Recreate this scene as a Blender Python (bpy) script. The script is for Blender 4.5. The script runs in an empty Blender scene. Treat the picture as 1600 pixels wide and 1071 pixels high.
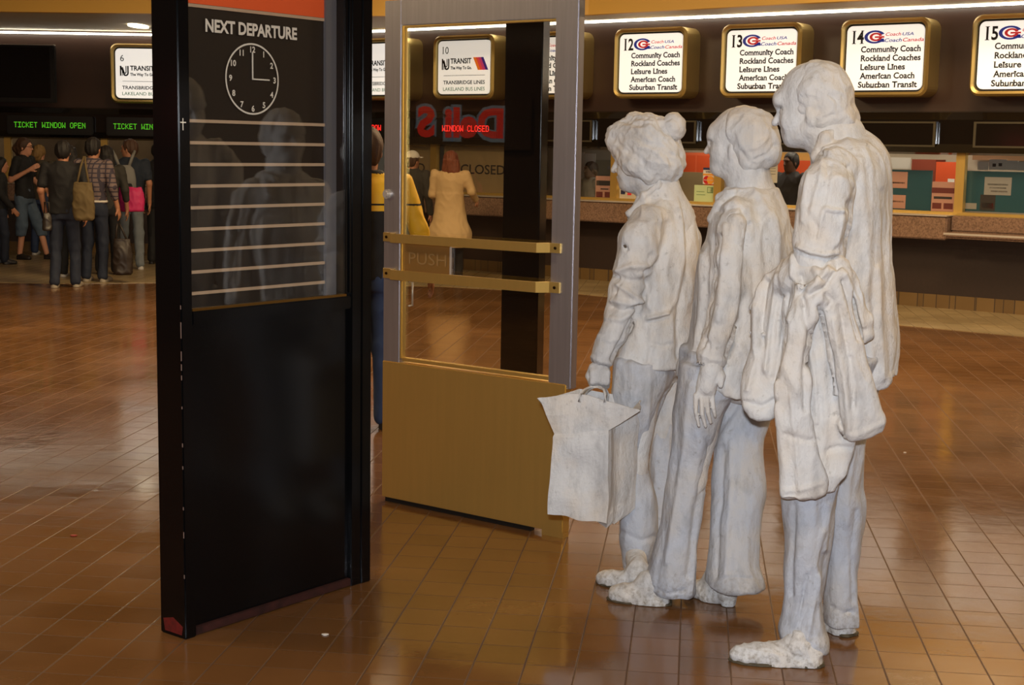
import bpy, bmesh, math, random
import numpy as np
from mathutils import Vector, Matrix
random.seed(7)
SC = bpy.context.scene
COL = SC.collection

# ------------------------------------------------------------------ camera
FPX, PITCH, ROLL, CAM_H = 2252.3, 0.13508, 0.01742, 1.56
cF = np.array([0, math.cos(PITCH), -math.sin(PITCH)])
_R0 = np.array([1.0, 0, 0]); _U0 = np.array([0, math.sin(PITCH), math.cos(PITCH)])
cR = math.cos(ROLL) * _R0 + math.sin(ROLL) * _U0
cU = -math.sin(ROLL) * _R0 + math.cos(ROLL) * _U0
cam_data = bpy.data.cameras.new('camera')
cam = bpy.data.objects.new('camera', cam_data); COL.objects.link(cam)
cam_data.sensor_fit = 'HORIZONTAL'; cam_data.sensor_width = 36.0
cam_data.lens = FPX / 1600.0 * 36.0
cam_data.clip_start = 0.05; cam_data.clip_end = 200
cam.matrix_world = Matrix(((cR[0], cU[0], -cF[0], 0), (cR[1], cU[1], -cF[1], 0), (cR[2], cU[2], -cF[2], CAM_H), (0, 0, 0, 1)))
SC.camera = cam

# ------------------------------------------------------------------ world, lights, exposure
SC.view_settings.view_transform = 'Standard'
SC.view_settings.look = 'None'
SC.view_settings.gamma = 1.0
SC.view_settings.exposure = 0.0
SC.view_settings.use_curve_mapping = False
w = bpy.data.worlds.new('world'); SC.world = w; w.use_nodes = True
w.node_tree.nodes['Background'].inputs[0].default_value = (1.0, 0.82, 0.6, 1)
w.node_tree.nodes['Background'].inputs[1].default_value = 0.05

def area(name, loc, target, sx, sy, energy, color):
    l = bpy.data.lights.new(name, 'AREA'); l.shape = 'RECTANGLE'; l.size = sx; l.size_y = sy
    l.energy = energy; l.color = color
    o = bpy.data.objects.new(name, l); COL.objects.link(o)
    o.location = loc
    o.rotation_euler = (Vector(target) - Vector(loc)).to_track_quat('-Z', 'Y').to_euler()
    return o
WARM = (1.0, 0.74, 0.42)
# the photographer's flash, a small lamp just above the lens
area('flash_lamp', (-0.04, -0.12, 1.74), (0.35, 4.6, 1.0), 0.09, 0.05, 158, (0.90, 0.945, 1.0))
# rows of ceiling panels in the hall
for i, (x, y, e) in enumerate([(-4.6, 10.4, 150), (1.0, 9.6, 150), (-5.6, 5.0, 110), (3.9, 4.4, 80), (0.2, 1.2, 60), (6.4, 8.4, 130), (-2.0, 13.2, 170), (3.6, 11.6, 150)]):
    area('ceiling_lamp', (x, y, 3.92), (x, y, 0), 1.5, 0.9, e, WARM)

# ------------------------------------------------------------------ pixel helpers (1600 x 1071 photograph -> points of the place)
def ray(px, py):
    return cF * FPX + cR * (px - 800.0) + cU * (535.5 - py)
CAMP = np.array([0, 0, CAM_H])
def at(px, py, Y):
    d = ray(px, py); return CAMP + d * (Y / d[1])
def at_z(px, py, z=0.0):
    d = ray(px, py); return CAMP + d * ((z - CAM_H) / d[2])
def pxm(Y):
    return FPX / (Y * math.cos(PITCH) + 0.1)       # pixels per metre at depth Y (about)
def project(P):
    v = np.asarray(P) - CAMP; d = v @ cF
    return 800 + FPX * (v @ cR) / d, 535.5 - FPX * (v @ cU) / d

# ------------------------------------------------------------------ objects, tags
def tag(o, label=None, cat=None, group=None, kind=None):
    if label: o['label'] = label
    if cat: o['category'] = cat
    if group: o['group'] = group
    if kind: o['kind'] = kind
    return o
def empty(name, loc, label=None, cat=None, group=None, rz=0.0):
    o = bpy.data.objects.new(name, None); COL.objects.link(o)
    o.location = loc; o.rotation_euler = (0, 0, rz); o.empty_display_size = 0.1
    return tag(o, label, cat, group)
def link(name, mesh, mats, parent=None, local=False):
    """parent given and local False: mesh is in world coordinates, keep it there"""
    o = bpy.data.objects.new(name, mesh); COL.objects.link(o)
    for m in (mats if isinstance(mats, (list, tuple)) else [mats]): mesh.materials.append(m)
    if parent is not None:
        o.parent = parent
        if not local: mesh.transform(world_of(parent).inverted())
    return o
def world_of(o):
    m = Matrix.Translation(o.location) @ o.rotation_euler.to_matrix().to_4x4()
    if o.parent: m = world_of(o.parent) @ o.matrix_parent_inverse @ m
    return m
def structure(name, mesh, mats, parent=None):
    o = link(name, mesh, mats, parent)
    if parent is None: o['kind'] = 'structure'
    return o

def lin(c):
    c = c / 255.0
    return c / 12.92 if c <= 0.04045 else ((c + 0.055) / 1.055) ** 2.4
def rgb(r, g, b): return (lin(r), lin(g), lin(b), 1.0)

# ------------------------------------------------------------------ materials
MATS = {}
def mat(name, col, rough=0.5, metal=0.0, noise=0.0, nscale=8.0, bump=0.0, bscale=60.0, emit=0.0, spec=0.5, stretch=None, coat=0.0, aniso=0.0):
    if name in MATS: return MATS[name]
    assert col is not None, name
    m = bpy.data.materials.new(name); m.use_nodes = True; MATS[name] = m
    nt = m.node_tree; b = nt.nodes['Principled BSDF']
    b.inputs['Base Color'].default_value = col
    b.inputs['Roughness'].default_value = rough; b.inputs['Metallic'].default_value = metal
    b.inputs['Specular IOR Level'].default_value = spec
    b.inputs['Coat Weight'].default_value = coat
    if aniso: b.inputs['Anisotropic'].default_value = aniso
    tc = nt.nodes.new('ShaderNodeTexCoord'); mp = nt.nodes.new('ShaderNodeMapping')
    nt.links.new(tc.outputs['Object'], mp.inputs[0])
    if stretch: mp.inputs['Scale'].default_value = stretch
    n = nt.nodes.new('ShaderNodeTexNoise'); n.inputs['Scale'].default_value = nscale; n.inputs['Detail'].default_value = 5
    nt.links.new(mp.outputs[0], n.inputs['Vector'])
    mx = nt.nodes.new('ShaderNodeMix'); mx.data_type = 'RGBA'; mx.blend_type = 'MULTIPLY'
    mx.inputs['Factor'].default_value = 1.0
    mx.inputs['A'].default_value = col
    rp = nt.nodes.new('ShaderNodeValToRGB')
    rp.color_ramp.elements[0].position = 0.3; rp.color_ramp.elements[1].position = 0.7
    v = 1 - noise
    rp.color_ramp.elements[0].color = (v, v, v, 1); rp.color_ramp.elements[1].color = (1, 1, 1, 1)
    nt.links.new(n.outputs['Fac'], rp.inputs[0]); nt.links.new(rp.outputs[0], mx.inputs['B'])
    nt.links.new(mx.outputs['Result'], b.inputs['Base Color'])
    if bump:
        n2 = nt.nodes.new('ShaderNodeTexNoise'); n2.inputs['Scale'].default_value = bscale; n2.inputs['Detail'].default_value = 4
        nt.links.new(mp.outputs[0], n2.inputs['Vector'])
        bp = nt.nodes.new('ShaderNodeBump'); bp.inputs['Strength'].default_value = bump; bp.inputs['Distance'].default_value = 0.01
        nt.links.new(n2.outputs['Fac'], bp.inputs['Height']); nt.links.new(bp.outputs[0], b.inputs['Normal'])
    if emit:
        b.inputs['Emission Color'].default_value = col; b.inputs['Emission Strength'].default_value = emit
    return m

def glass_mat(name, tint=(1, 1, 1, 1), ior=1.5, rough=0.0):
    m = bpy.data.materials.new(name); m.use_nodes = True
    nt = m.node_tree; nt.nodes.clear()
    out = nt.nodes.new('ShaderNodeOutputMaterial'); mix = nt.nodes.new('ShaderNodeMixShader')
    tr = nt.nodes.new('ShaderNodeBsdfTransparent'); gl = nt.nodes.new('ShaderNodeBsdfGlossy'); fr = nt.nodes.new('ShaderNodeFresnel')
    nt.nodes.remove(fr)
    lw = nt.nodes.new('ShaderNodeLayerWeight'); lw.inputs['Blend'].default_value = 0.5      # Schlick reflectance, the same from both faces of the sheet
    p5 = nt.nodes.new('ShaderNodeMath'); p5.operation = 'POWER'; nt.links.new(lw.outputs['Facing'], p5.inputs[0]); p5.inputs[1].default_value = 5.0
    f0 = ((ior - 1) / (ior + 1)) ** 2
    fr = nt.nodes.new('ShaderNodeMath'); fr.operation = 'MULTIPLY_ADD'; nt.links.new(p5.outputs[0], fr.inputs[0]); fr.inputs[1].default_value = 1 - f0; fr.inputs[2].default_value = f0
    tr.inputs['Color'].default_value = tint; gl.inputs['Roughness'].default_value = rough
    gl.inputs['Color'].default_value = (1, 1, 1, 1)
    nt.links.new(fr.outputs[0], mix.inputs[0]); nt.links.new(tr.outputs[0], mix.inputs[1]); nt.links.new(gl.outputs[0], mix.inputs[2])
    nt.links.new(mix.outputs[0], out.inputs['Surface'])
    return m

def tile_floor_mat(name, c1, c2, grout, size, angle, rough, gw=0.035, rvar=0.12, tilt=0.02):
    m = bpy.data.materials.new(name); m.use_nodes = True
    nt = m.node_tree; b = nt.nodes['Principled BSDF']; L = nt.links.new; N = nt.nodes.new
    tc = N('ShaderNodeTexCoord'); mp = N('ShaderNodeMapping'); L(tc.outputs['Object'], mp.inputs[0])
    mp.inputs['Rotation'].default_value = (0, 0, angle); mp.inputs['Scale'].default_value = (1 / size, 1 / size, 1)
    sx = N('ShaderNodeSeparateXYZ'); L(mp.outputs[0], sx.inputs[0])
    def math_(op, a, bb=None):
        n = N('ShaderNodeMath'); n.operation = op
        for i, v in enumerate((a, bb)):
            if v is None: continue
            if isinstance(v, (int, float)): n.inputs[i].default_value = v
            else: L(v, n.inputs[i])
        return n.outputs[0]
    fx = math_('FRACT', sx.outputs[0]); fy = math_('FRACT', sx.outputs[1])
    ex = math_('ABSOLUTE', math_('SUBTRACT', fx, 0.5)); ey = math_('ABSOLUTE', math_('SUBTRACT', fy, 0.5))
    gx = math_('MULTIPLY', math_('SUBTRACT', 0.5, ex), 1.0); gy = math_('MULTIPLY', math_('SUBTRACT', 0.5, ey), 1.6)
    edge = math_('MINIMUM', gx, gy)
    sm = N('ShaderNodeMapRange'); sm.interpolation_type = 'SMOOTHSTEP'
    L(edge, sm.inputs['Value']); sm.inputs['From Min'].default_value = gw * 0.45; sm.inputs['From Max'].default_value = gw
    cell = N('ShaderNodeCombineXYZ'); L(math_('FLOOR', sx.outputs[0]), cell.inputs[0]); L(math_('FLOOR', sx.outputs[1]), cell.inputs[1])
    wn = N('ShaderNodeTexWhiteNoise'); wn.noise_dimensions = '3D'; L(cell.outputs[0], wn.inputs['Vector'])
    mixc = N('ShaderNodeMix'); mixc.data_type = 'RGBA'; mixc.inputs['A'].default_value = c1; mixc.inputs['B'].default_value = c2
    L(wn.outputs['Value'], mixc.inputs['Factor'])
    ns = N('ShaderNodeTexNoise'); ns.inputs['Scale'].default_value = 1.3; ns.inputs['Detail'].default_value = 6; L(tc.outputs['Object'], ns.inputs['Vector'])
    mr = N('ShaderNodeMapRange'); L(ns.outputs['Fac'], mr.inputs['Value']); mr.inputs['From Min'].default_value = 0.3; mr.inputs['From Max'].default_value = 0.7
    mr.inputs['To Min'].default_value = 0.78; mr.inputs['To Max'].default_value = 1.12
    mul = N('ShaderNodeMix'); mul.data_type = 'RGBA'; mul.blend_type = 'MULTIPLY'; mul.inputs['Factor'].default_value = 1
    L(mixc.outputs['Result'], mul.inputs['A']); L(mr.outputs[0], mul.inputs['B'])
    fin = N('ShaderNodeMix'); fin.data_type = 'RGBA'; fin.inputs['A'].default_value = grout
    L(mul.outputs['Result'], fin.inputs['B']); L(sm.outputs[0], fin.inputs['Factor']); L(fin.outputs['Result'], b.inputs['Base Color'])
    rg = N('ShaderNodeMapRange'); L(ns.outputs['Fac'], rg.inputs['Value']); rg.inputs['From Min'].default_value = 0.3; rg.inputs['From Max'].default_value = 0.7
    rg.inputs['To Min'].default_value = rough; rg.inputs['To Max'].default_value = rough + rvar
    rm = N('ShaderNodeMix'); rm.inputs['A'].default_value = 0.8; L(sm.outputs[0], rm.inputs['Factor']); L(rg.outputs[0], rm.inputs['B'])
    L(rm.outputs[0], b.inputs['Roughness'])
    # each tile is laid a little out of level and its face is slightly wavy
    tl = math_('MULTIPLY', math_('SUBTRACT', wn.outputs['Value'], 0.5), math_('SUBTRACT', fy, 0.5))
    nb = N('ShaderNodeTexNoise'); nb.inputs['Scale'].default_value = 9.0; L(tc.outputs['Object'], nb.inputs['Vector'])
    hgt = math_('ADD', math_('MULTIPLY', sm.outputs[0], 0.03), math_('ADD', math_('MULTIPLY', tl, tilt), math_('MULTIPLY', nb.outputs['Fac'], 0.03)))
    bp = N('ShaderNodeBump'); bp.inputs['Strength'].default_value = 0.8; bp.inputs['Distance'].default_value = 0.03
    L(hgt, bp.inputs['Height']); L(bp.outputs[0], b.inputs['Normal'])
    b.inputs['Specular IOR Level'].default_value = 0.6
    return m

def plaster_mat(name, base, dirt, warm, grime=0.5):
    m = bpy.data.materials.new(name); m.use_nodes = True
    nt = m.node_tree; b = nt.nodes['Principled BSDF']; L = nt.links.new; N = nt.nodes.new
    tc = N('ShaderNodeTexCoord')
    def noise(scale, det, st=(1, 1, 1)):
        mp = N('ShaderNodeMapping'); mp.inputs['Scale'].default_value = st; L(tc.outputs['Object'], mp.inputs[0])
        n = N('ShaderNodeTexNoise'); n.inputs['Scale'].default_value = scale; n.inputs['Detail'].default_value = det; n.inputs['Roughness'].default_value = 0.65
        L(mp.outputs[0], n.inputs['Vector']); return n.outputs['Fac']
    def ramp(f, a, c):
        r = N('ShaderNodeMapRange'); L(f, r.inputs['Value']); r.inputs['From Min'].default_value = a; r.inputs['From Max'].default_value = c; return r.outputs[0]
    def mixc(f, A, B):
        x = N('ShaderNodeMix'); x.data_type = 'RGBA'; L(f, x.inputs['Factor'])
        for k, v in (('A', A), ('B', B)):
            if isinstance(v, tuple): x.inputs[k].default_value = v
            else: L(v, x.inputs[k])
        return x.outputs['Result']
    c = mixc(ramp(noise(5.0, 3), 0.42, 0.72), base, warm)
    f1 = ramp(noise(13, 8, (1, 1, 0.45)), 0.52, 0.78)
    mf = N('ShaderNodeMath'); mf.operation = 'MULTIPLY'; L(f1, mf.inputs[0]); mf.inputs[1].default_value = grime
    c = mixc(mf.outputs[0], c, dirt)
    f3 = ramp(noise(7, 7, (1, 1, 0.22)), 0.5, 0.72); m3 = N('ShaderNodeMath'); m3.operation = 'MULTIPLY'; L(f3, m3.inputs[0]); m3.inputs[1].default_value = 0.42
    c = mixc(m3.outputs[0], c, rgb(134, 134, 140))
    f4 = ramp(noise(34, 8), 0.60, 0.74); m4 = N('ShaderNodeMath'); m4.operation = 'MULTIPLY'; L(f4, m4.inputs[0]); m4.inputs[1].default_value = 0.5
    c = mixc(m4.outputs[0], c, rgb(120, 112, 104))
    # grime splashed up from the floor onto shoes and hems
    geo = N('ShaderNodeNewGeometry'); sp = N('ShaderNodeSeparateXYZ'); L(geo.outputs['Position'], sp.inputs[0])
    low = N('ShaderNodeMapRange'); L(sp.outputs[2], low.inputs['Value']); low.inputs['From Min'].default_value = 0.16; low.inputs['From Max'].default_value = 0.0
    f2 = ramp(noise(60, 8), 0.46, 0.74); m2 = N('ShaderNodeMath'); m2.operation = 'MULTIPLY'; L(f2, m2.inputs[0]); L(low.outputs[0], m2.inputs[1])
    c = mixc(m2.outputs[0], c, rgb(112, 96, 70))
    L(c, b.inputs['Base Color']); b.inputs['Roughness'].default_value = 0.62; b.inputs['Specular IOR Level'].default_value = 0.35
    bp = N('ShaderNodeBump'); bp.inputs['Strength'].default_value = 0.8; bp.inputs['Distance'].default_value = 0.009
    L(noise(42, 8, (1, 1, 0.6)), bp.inputs['Height'])
    L(bp.outputs[0], b.inputs['Normal'])
    return m

# ------------------------------------------------------------------ polygon mesh builder
class MB:
    def __init__(s): s.v = []; s.f = []; s.m = []
    def quad(s, pts, mi=0):
        n = len(s.v); s.v += [tuple(map(float, p)) for p in pts]; s.f.append(tuple(range(n, n + len(pts)))); s.m.append(mi); return s
    def hexa(s, a, b, mi=0):
        """a, b: four corners each (same winding), joined into a closed solid"""
        n = len(s.v); k = len(a); s.v += [tuple(map(float, p)) for p in a] + [tuple(map(float, p)) for p in b]
        s.f.append(tuple(range(n + k - 1, n - 1, -1))); s.m.append(mi); s.f.append(tuple(range(n + k, n + 2 * k))); s.m.append(mi)
        for i in range(k):
            j = (i + 1) % k; s.f.append((n + i, n + j, n + k + j, n + k + i)); s.m.append(mi)
        return s
    def box(s, fr, u0, u1, v0, v1, w0, w1, mi=0):
        """box in frame fr (function (u,v,w) -> point)"""
        a = [fr(u0, v0, w0), fr(u1, v0, w0), fr(u1, v0, w1), fr(u0, v0, w1)]
        b = [fr(u0, v1, w0), fr(u1, v1, w0), fr(u1, v1, w1), fr(u0, v1, w1)]
        return s.hexa(a, b, mi)
    def prism(s, fr, poly, v0, v1, mi=0):
        return s.hexa([fr(u, v0, w_) for u, w_ in poly], [fr(u, v1, w_) for u, w_ in poly], mi)
    def ring(s, fr, outer, inner, v0, v1, mi=0):
        k = len(outer)
        for i in range(k):
            j = (i + 1) % k
            a = [outer[i], outer[j], inner[j], inner[i]]
            s.prism(fr, a, v0, v1, mi)
        return s
    def tube(s, pts, r, n=10, mi=0, cap=True):
        pts = [np.array(p, float) for p in pts]; base = len(s.v); k = len(pts)
        up = np.array([0, 0, 1.0])
        for i, p in enumerate(pts):
            t = pts[min(i + 1, k - 1)] - pts[max(i - 1, 0)]; t /= np.linalg.norm(t) + 1e-9
            a = np.cross(t, up if abs(t[2]) < 0.95 else np.array([1.0, 0, 0])); a /= np.linalg.norm(a); bb = np.cross(t, a)
            rr = r[i] if isinstance(r, (list, tuple)) else r
            for q in range(n):
                an = 2 * math.pi * q / n; s.v.append(tuple(p + rr * (math.cos(an) * a + math.sin(an) * bb)))
        for i in range(k - 1):
            for q in range(n):
                q2 = (q + 1) % n; s.f.append((base + i * n + q, base + i * n + q2, base + (i + 1) * n + q2, base + (i + 1) * n + q)); s.m.append(mi)
        if cap:
            s.f.append(tuple(base + q for q in range(n))[::-1]); s.m.append(mi)
            s.f.append(tuple(base + (k - 1) * n + q for q in range(n))); s.m.append(mi)
        return s
    def mesh(s, name, bevel=0.0, smooth=False, seg=2):
        me = bpy.data.meshes.new(name); me.from_pydata(s.v, [], s.f); me.polygons.foreach_set('material_index', s.m)
        bm = bmesh.new(); bm.from_mesh(me)
        bmesh.ops.recalc_face_normals(bm, faces=bm.faces)
        if bevel:
            bmesh.ops.bevel(bm, geom=list(bm.edges), offset=bevel, segments=seg, affect='EDGES', clamp_overlap=True)
        bm.to_mesh(me); bm.free()
        if smooth: me.polygons.foreach_set('use_smooth', [True] * len(me.polygons))
        me.update(); return me
def rrect(u0, u1, w0, w1, r, n=6):
    p = []
    for cx, cy, a0 in ((u1 - r, w1 - r, 0), (u0 + r, w1 - r, 90), (u0 + r, w0 + r, 180), (u1 - r, w0 + r, 270)):
        for i in range(n + 1):
            a = math.radians(a0 + 90 * i / n); p.append((cx + r * math.cos(a), cy + r * math.sin(a)))
    return p
def frame_of(o, e, n):
    """u along e, v along n, w up"""
    o = np.array(o, float); e = np.array([e[0], e[1], 0.0]); n = np.array([n[0], n[1], 0.0]); z = np.array([0, 0, 1.0])
    return lambda u, v, w_: o + e * u + n * v + z * w_
WORLDF = lambda u, v, w_: np.array([u, v, w_], float)

# ------------------------------------------------------------------ lettering
_tc = {}
def text2d(body, serif=False, bold=0.0, spacing=1.0):
    key = (body, serif, bold, spacing)
    if key in _tc: return _tc[key]
    cu = bpy.data.curves.new('txt', 'FONT'); cu.body = body; cu.size = 1.0; cu.dimensions = '2D'; cu.fill_mode = 'BOTH'
    cu.offset = bold; cu.resolution_u = 3; cu.space_character = spacing
    o = bpy.data.objects.new('txt', cu); COL.objects.link(o)
    dg = bpy.context.evaluated_depsgraph_get()
    me = bpy.data.meshes.new_from_object(o.evaluated_get(dg))
    V = [(v.co.x, v.co.y) for v in me.vertices]; F = [tuple(p.vertices) for p in me.polygons]
    bpy.data.objects.remove(o); bpy.data.curves.remove(cu); bpy.data.meshes.remove(me)
    if serif:
        cnt = {}
        for f in F:
            for i in range(len(f)):
                a, b = f[i], f[(i + 1) % len(f)]; cnt[(min(a, b), max(a, b))] = cnt.get((min(a, b), max(a, b)), 0) + 1
        pairs = set()
        for (a, b), c in cnt.items():
            (x0, y0), (x1, y1) = V[a], V[b]
            if abs(y0 - y1) < 0.004 and 0.04 < abs(x0 - x1) < 0.17 and (abs(y0) < 0.03 or y0 > 0.48):
                pairs.add((round(min(x0, x1), 3), round(max(x0, x1), 3), round(y0, 3)))
        for x0, x1, y0 in pairs:
            e = 0.07; t = 0.035; lo = y0 if y0 < 0.1 else y0 - t
            n = len(V); V += [(x0 - e, lo), (x1 + e, lo), (x1 + e, lo + t), (x0 - e, lo + t)]; F.append((n, n + 1, n + 2, n + 3))
    _tc[key] = (V, F); return V, F
def letters(mb, fr, body, u, w_, width=None, height=0.1, v=0.0, th=0.002, align='l', serif=False, bold=0.0, mi=0, spacing=1.0, shear=0.0, mirror=False):
    """height = cap height in metres; width fits the line to that length"""
    V, F = text2d(body, serif, bold, spacing)
    cap = 0.7
    sy = height / cap
    xs = [p[0] for p in V]; x0, x1 = min(xs), max(xs)
    sx = (width / (x1 - x0)) if width else sy
    off = {'l': 0, 'c': -(x1 - x0) * sx / 2, 'r': -(x1 - x0) * sx}[align]
    P = [(u + off + (p[0] - x0) * sx + shear * p[1] * sy, w_ + p[1] * sy) for p in V]
    n = len(mb.v)
    mb.v += [tuple(fr(a, v + th, b)) for a, b in P]
    for f in F: mb.f.append(tuple(n + i for i in f)); mb.m.append(mi)
    return mb
LED = {'T': "11111 00100 00100 00100 00100 00100 00100", 'I': "11111 00100 00100 00100 00100 00100 11111", 'C': "01110 10001 10000 10000 10000 10001 01110",
       'K': "10001 10010 10100 11000 10100 10010 10001", 'E': "11111 10000 10000 11110 10000 10000 11111", 'W': "10001 10001 10001 10101 10101 11011 10001",
       'N': "10001 11001 10101 10101 10011 10001 10001", 'D': "11110 10001 10001 10001 10001 10001 11110", 'O': "01110 10001 10001 10001 10001 10001 01110",
       'P': "11110 10001 10001 11110 10000 10000 10000", 'L': "10000 10000 10000 10000 10000 10000 11111", 'S': "01111 10000 10000 01110 00001 00001 11110", ' ': "00000 " * 7}
def led_text(mb, fr, body, u, w_, width, height, v):
    px = width / (len(body) * 6 - 1); py = height / 7
    for i, ch in enumerate(body):
        rows = LED[ch].split()
        for r in range(7):
            for c in range(5):
                if rows[r][c] == '1':
                    uu = u + (i * 6 + c) * px; ww = w_ + (6 - r) * py
                    mb.box(fr, uu + px * 0.12, uu + px * 0.88, v, v + 0.004, ww + py * 0.14, ww + py * 0.86)
    return mb

# ------------------------------------------------------------------ sculpting: distance fields on a grid, skinned with surface nets
class SDF:
    def __init__(s, lo, hi, h):
        s.h = h; s.lo = np.array(lo, float)
        n = np.ceil((np.array(hi, float) - s.lo) / h).astype(int) + 1
        s.ax = [np.float32(s.lo[i]) + np.float32(h) * np.arange(n[i], dtype=np.float32) for i in range(3)]
        s.V = np.full(n, 1.0, np.float32)
    def sl(s, lo, hi, pad):
        r = []
        for i in range(3):
            a = max(0, int((lo[i] - pad - s.lo[i]) / s.h)); b = min(len(s.ax[i]), int((hi[i] + pad - s.lo[i]) / s.h) + 2)
            r.append(slice(a, max(a, b)))
        return tuple(r)
    def grid(s, q):
        return s.ax[0][q[0]][:, None, None], s.ax[1][q[1]][None, :, None], s.ax[2][q[2]][None, None, :]
    def put(s, q, d, k, op):
        A = s.V[q]
        if op == 'sub': d = -d; 
        if op == 'u':
            if k > 0:
                h = np.clip(0.5 + 0.5 * (A - d) / k, 0, 1); s.V[q] = A + (d - A) * h - k * h * (1 - h)
            else: s.V[q] = np.minimum(A, d)
        else:
            if k > 0:
                h = np.clip(0.5 - 0.5 * (A - d) / k, 0, 1); s.V[q] = A + (d - A) * h + k * h * (1 - h)
            else: s.V[q] = np.maximum(A, d)
    def cap(s, a, b, ra, rb=None, k=0.02, op='u'):
        a = np.array(a, float); b = np.array(b, float); rb = ra if rb is None else rb
        R = max(ra, rb); q = s.sl(np.minimum(a, b) - R, np.maximum(a, b) + R, k + 4 * s.h)
        X, Y, Z = s.grid(q)
        d = b - a; dd = float(d @ d) + 1e-12
        t = np.clip(((X - a[0]) * d[0] + (Y - a[1]) * d[1] + (Z - a[2]) * d[2]) / dd, 0, 1)
        D = np.sqrt((X - a[0] - t * d[0]) ** 2 + (Y - a[1] - t * d[1]) ** 2 + (Z - a[2] - t * d[2]) ** 2) - (ra + (rb - ra) * t)
        s.put(q, D.astype(np.float32), k, op); return s
    def chain(s, pts, k=0.02, op='u'):
        for (a, ra), (b, rb) in zip(pts[:-1], pts[1:]): s.cap(a, b, ra, rb, k, op)
        return s
    def ell(s, c, r, M=None, k=0.02, op='u'):
        c = np.array(c, float); r = np.array(r, float); M = np.eye(3) if M is None else np.array(M)   # rows of M: local axes in world
        ext = np.sqrt(((M * r[:, None]) ** 2).sum(0)); q = s.sl(c - ext, c + ext, k + 4 * s.h)
        X, Y, Z = s.grid(q); X = X - c[0]; Y = Y - c[1]; Z = Z - c[2]
        L = [(M[i, 0] * X + M[i, 1] * Y + M[i, 2] * Z) / r[i] for i in range(3)]
        k0 = np.sqrt(L[0] ** 2 + L[1] ** 2 + L[2] ** 2); k1 = np.sqrt((L[0] / r[0]) ** 2 + (L[1] / r[1]) ** 2 + (L[2] / r[2]) ** 2) + 1e-6
        s.put(q, (k0 * (k0 - 1) / k1).astype(np.float32), k, op); return s
    def stack(s, rows, k=0.02, op='u', e=2.0, hem=None, hemr=None, twist=None):
        """rows: (z, cx, cy, a, b, phi) from any order; ellipse a along (cos phi, sin phi). hem(x,y)->z of the lower edge"""
        R = np.array(sorted(rows)); z = R[:, 0]; m = np.maximum(R[:, 3], R[:, 4])
        lo = np.array([(R[:, 1] - m).min(), (R[:, 2] - m).min(), z[0]]); hi = np.array([(R[:, 1] + m).max(), (R[:, 2] + m).max(), z[-1]])
        q = s.sl(lo, hi, k + 4 * s.h); X, Y, Z = s.grid(q)
        f = [smooth_interp(Z.ravel(), z, R[:, i])[None, None, :] for i in range(1, 6)]
        c, sn = np.cos(f[4]), np.sin(f[4]); dx = X - f[0]; dy = Y - f[1]
        u = (dx * c + dy * sn) / f[2]; v = (-dx * sn + dy * c) / f[3]
        Q = (np.abs(u) ** e + np.abs(v) ** e) ** (1.0 / e)
        D = (Q - 1) * np.minimum(f[2], f[3])
        zl = z[0] if hem is None else hem(X, Y)
        D = np.maximum(D, np.maximum(Z - z[-1], zl - Z))
        s.put(q, D.astype(np.float32), k, op); return s
    def cut(s, fn, k=0.0):
        """keep where fn(X,Y,Z) < 0"""
        q = tuple(slice(0, n) for n in s.V.shape); X, Y, Z = s.grid(q)
        s.put(q, (fn(X, Y, Z) + 0 * s.V).astype(np.float32), k, 'i'); return s
    def surface(s):
        V = s.V.copy(); V[0] = V[-1] = 1; V[:, 0] = V[:, -1] = 1; V[:, :, 0] = V[:, :, -1] = 1
        n = V.shape; I = V < 0
        def c8(A): return [A[i:n[0] - 1 + i, j:n[1] - 1 + j, l:n[2] - 1 + l] for i in (0, 1) for j in (0, 1) for l in (0, 1)]
        cnt = sum(x.astype(np.int8) for x in c8(I)); act = (cnt > 0) & (cnt < 8)
        ii, jj, ll = np.nonzero(act); idx = np.full(act.shape, -1, np.int64); idx[ii, jj, ll] = np.arange(len(ii))
        acc = np.zeros((len(ii), 3)); num = np.zeros(len(ii))
        cs = [(i, j, l) for i in (0, 1) for j in (0, 1) for l in (0, 1)]
        vals = [V[ii + a, jj + b, ll + c] for a, b, c in cs]
        for p in range(8):
            for q in range(p + 1, 8):
                if sum(abs(cs[p][i] - cs[q][i]) for i in range(3)) != 1: continue
                d, e = vals[p], vals[q]; mk = (d < 0) != (e < 0)
                t = np.where(mk, d / np.where(mk, d - e, 1), 0)
                for i in range(3): acc[:, i] += np.where(mk, cs[p][i] + t * (cs[q][i] - cs[p][i]), 0)
                num += mk
        P = s.lo + s.h * (np.stack([ii, jj, ll], 1) + acc / num[:, None])
        quads = []
        for axn in range(3):
            o1, o2 = (axn + 1) % 3, (axn + 2) % 3
            A = np.moveaxis(I, axn, 0); a, b = A[:-1], A[1:]
            ch = (a != b); ch[:, 0] = False; ch[:, :, 0] = False; ch[:, -1] = False; ch[:, :, -1] = False
            e0 = np.nonzero(ch); flip = A[:-1][e0]
            order = [axn] + [x for x in range(3) if x != axn]
            def cell(d1, d2):
                co = [None] * 3; co[order[0]] = e0[0]; co[order[1]] = e0[1] - d1; co[order[2]] = e0[2] - d2
                return idx[co[0], co[1], co[2]]
            Q = np.stack([cell(1, 1), cell(0, 1), cell(0, 0), cell(1, 0)], 1)
            if axn == 1: flip = ~flip
            Q[~flip] = Q[~flip][:, ::-1]
            quads.append(Q)
        return P, np.concatenate(quads)
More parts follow.
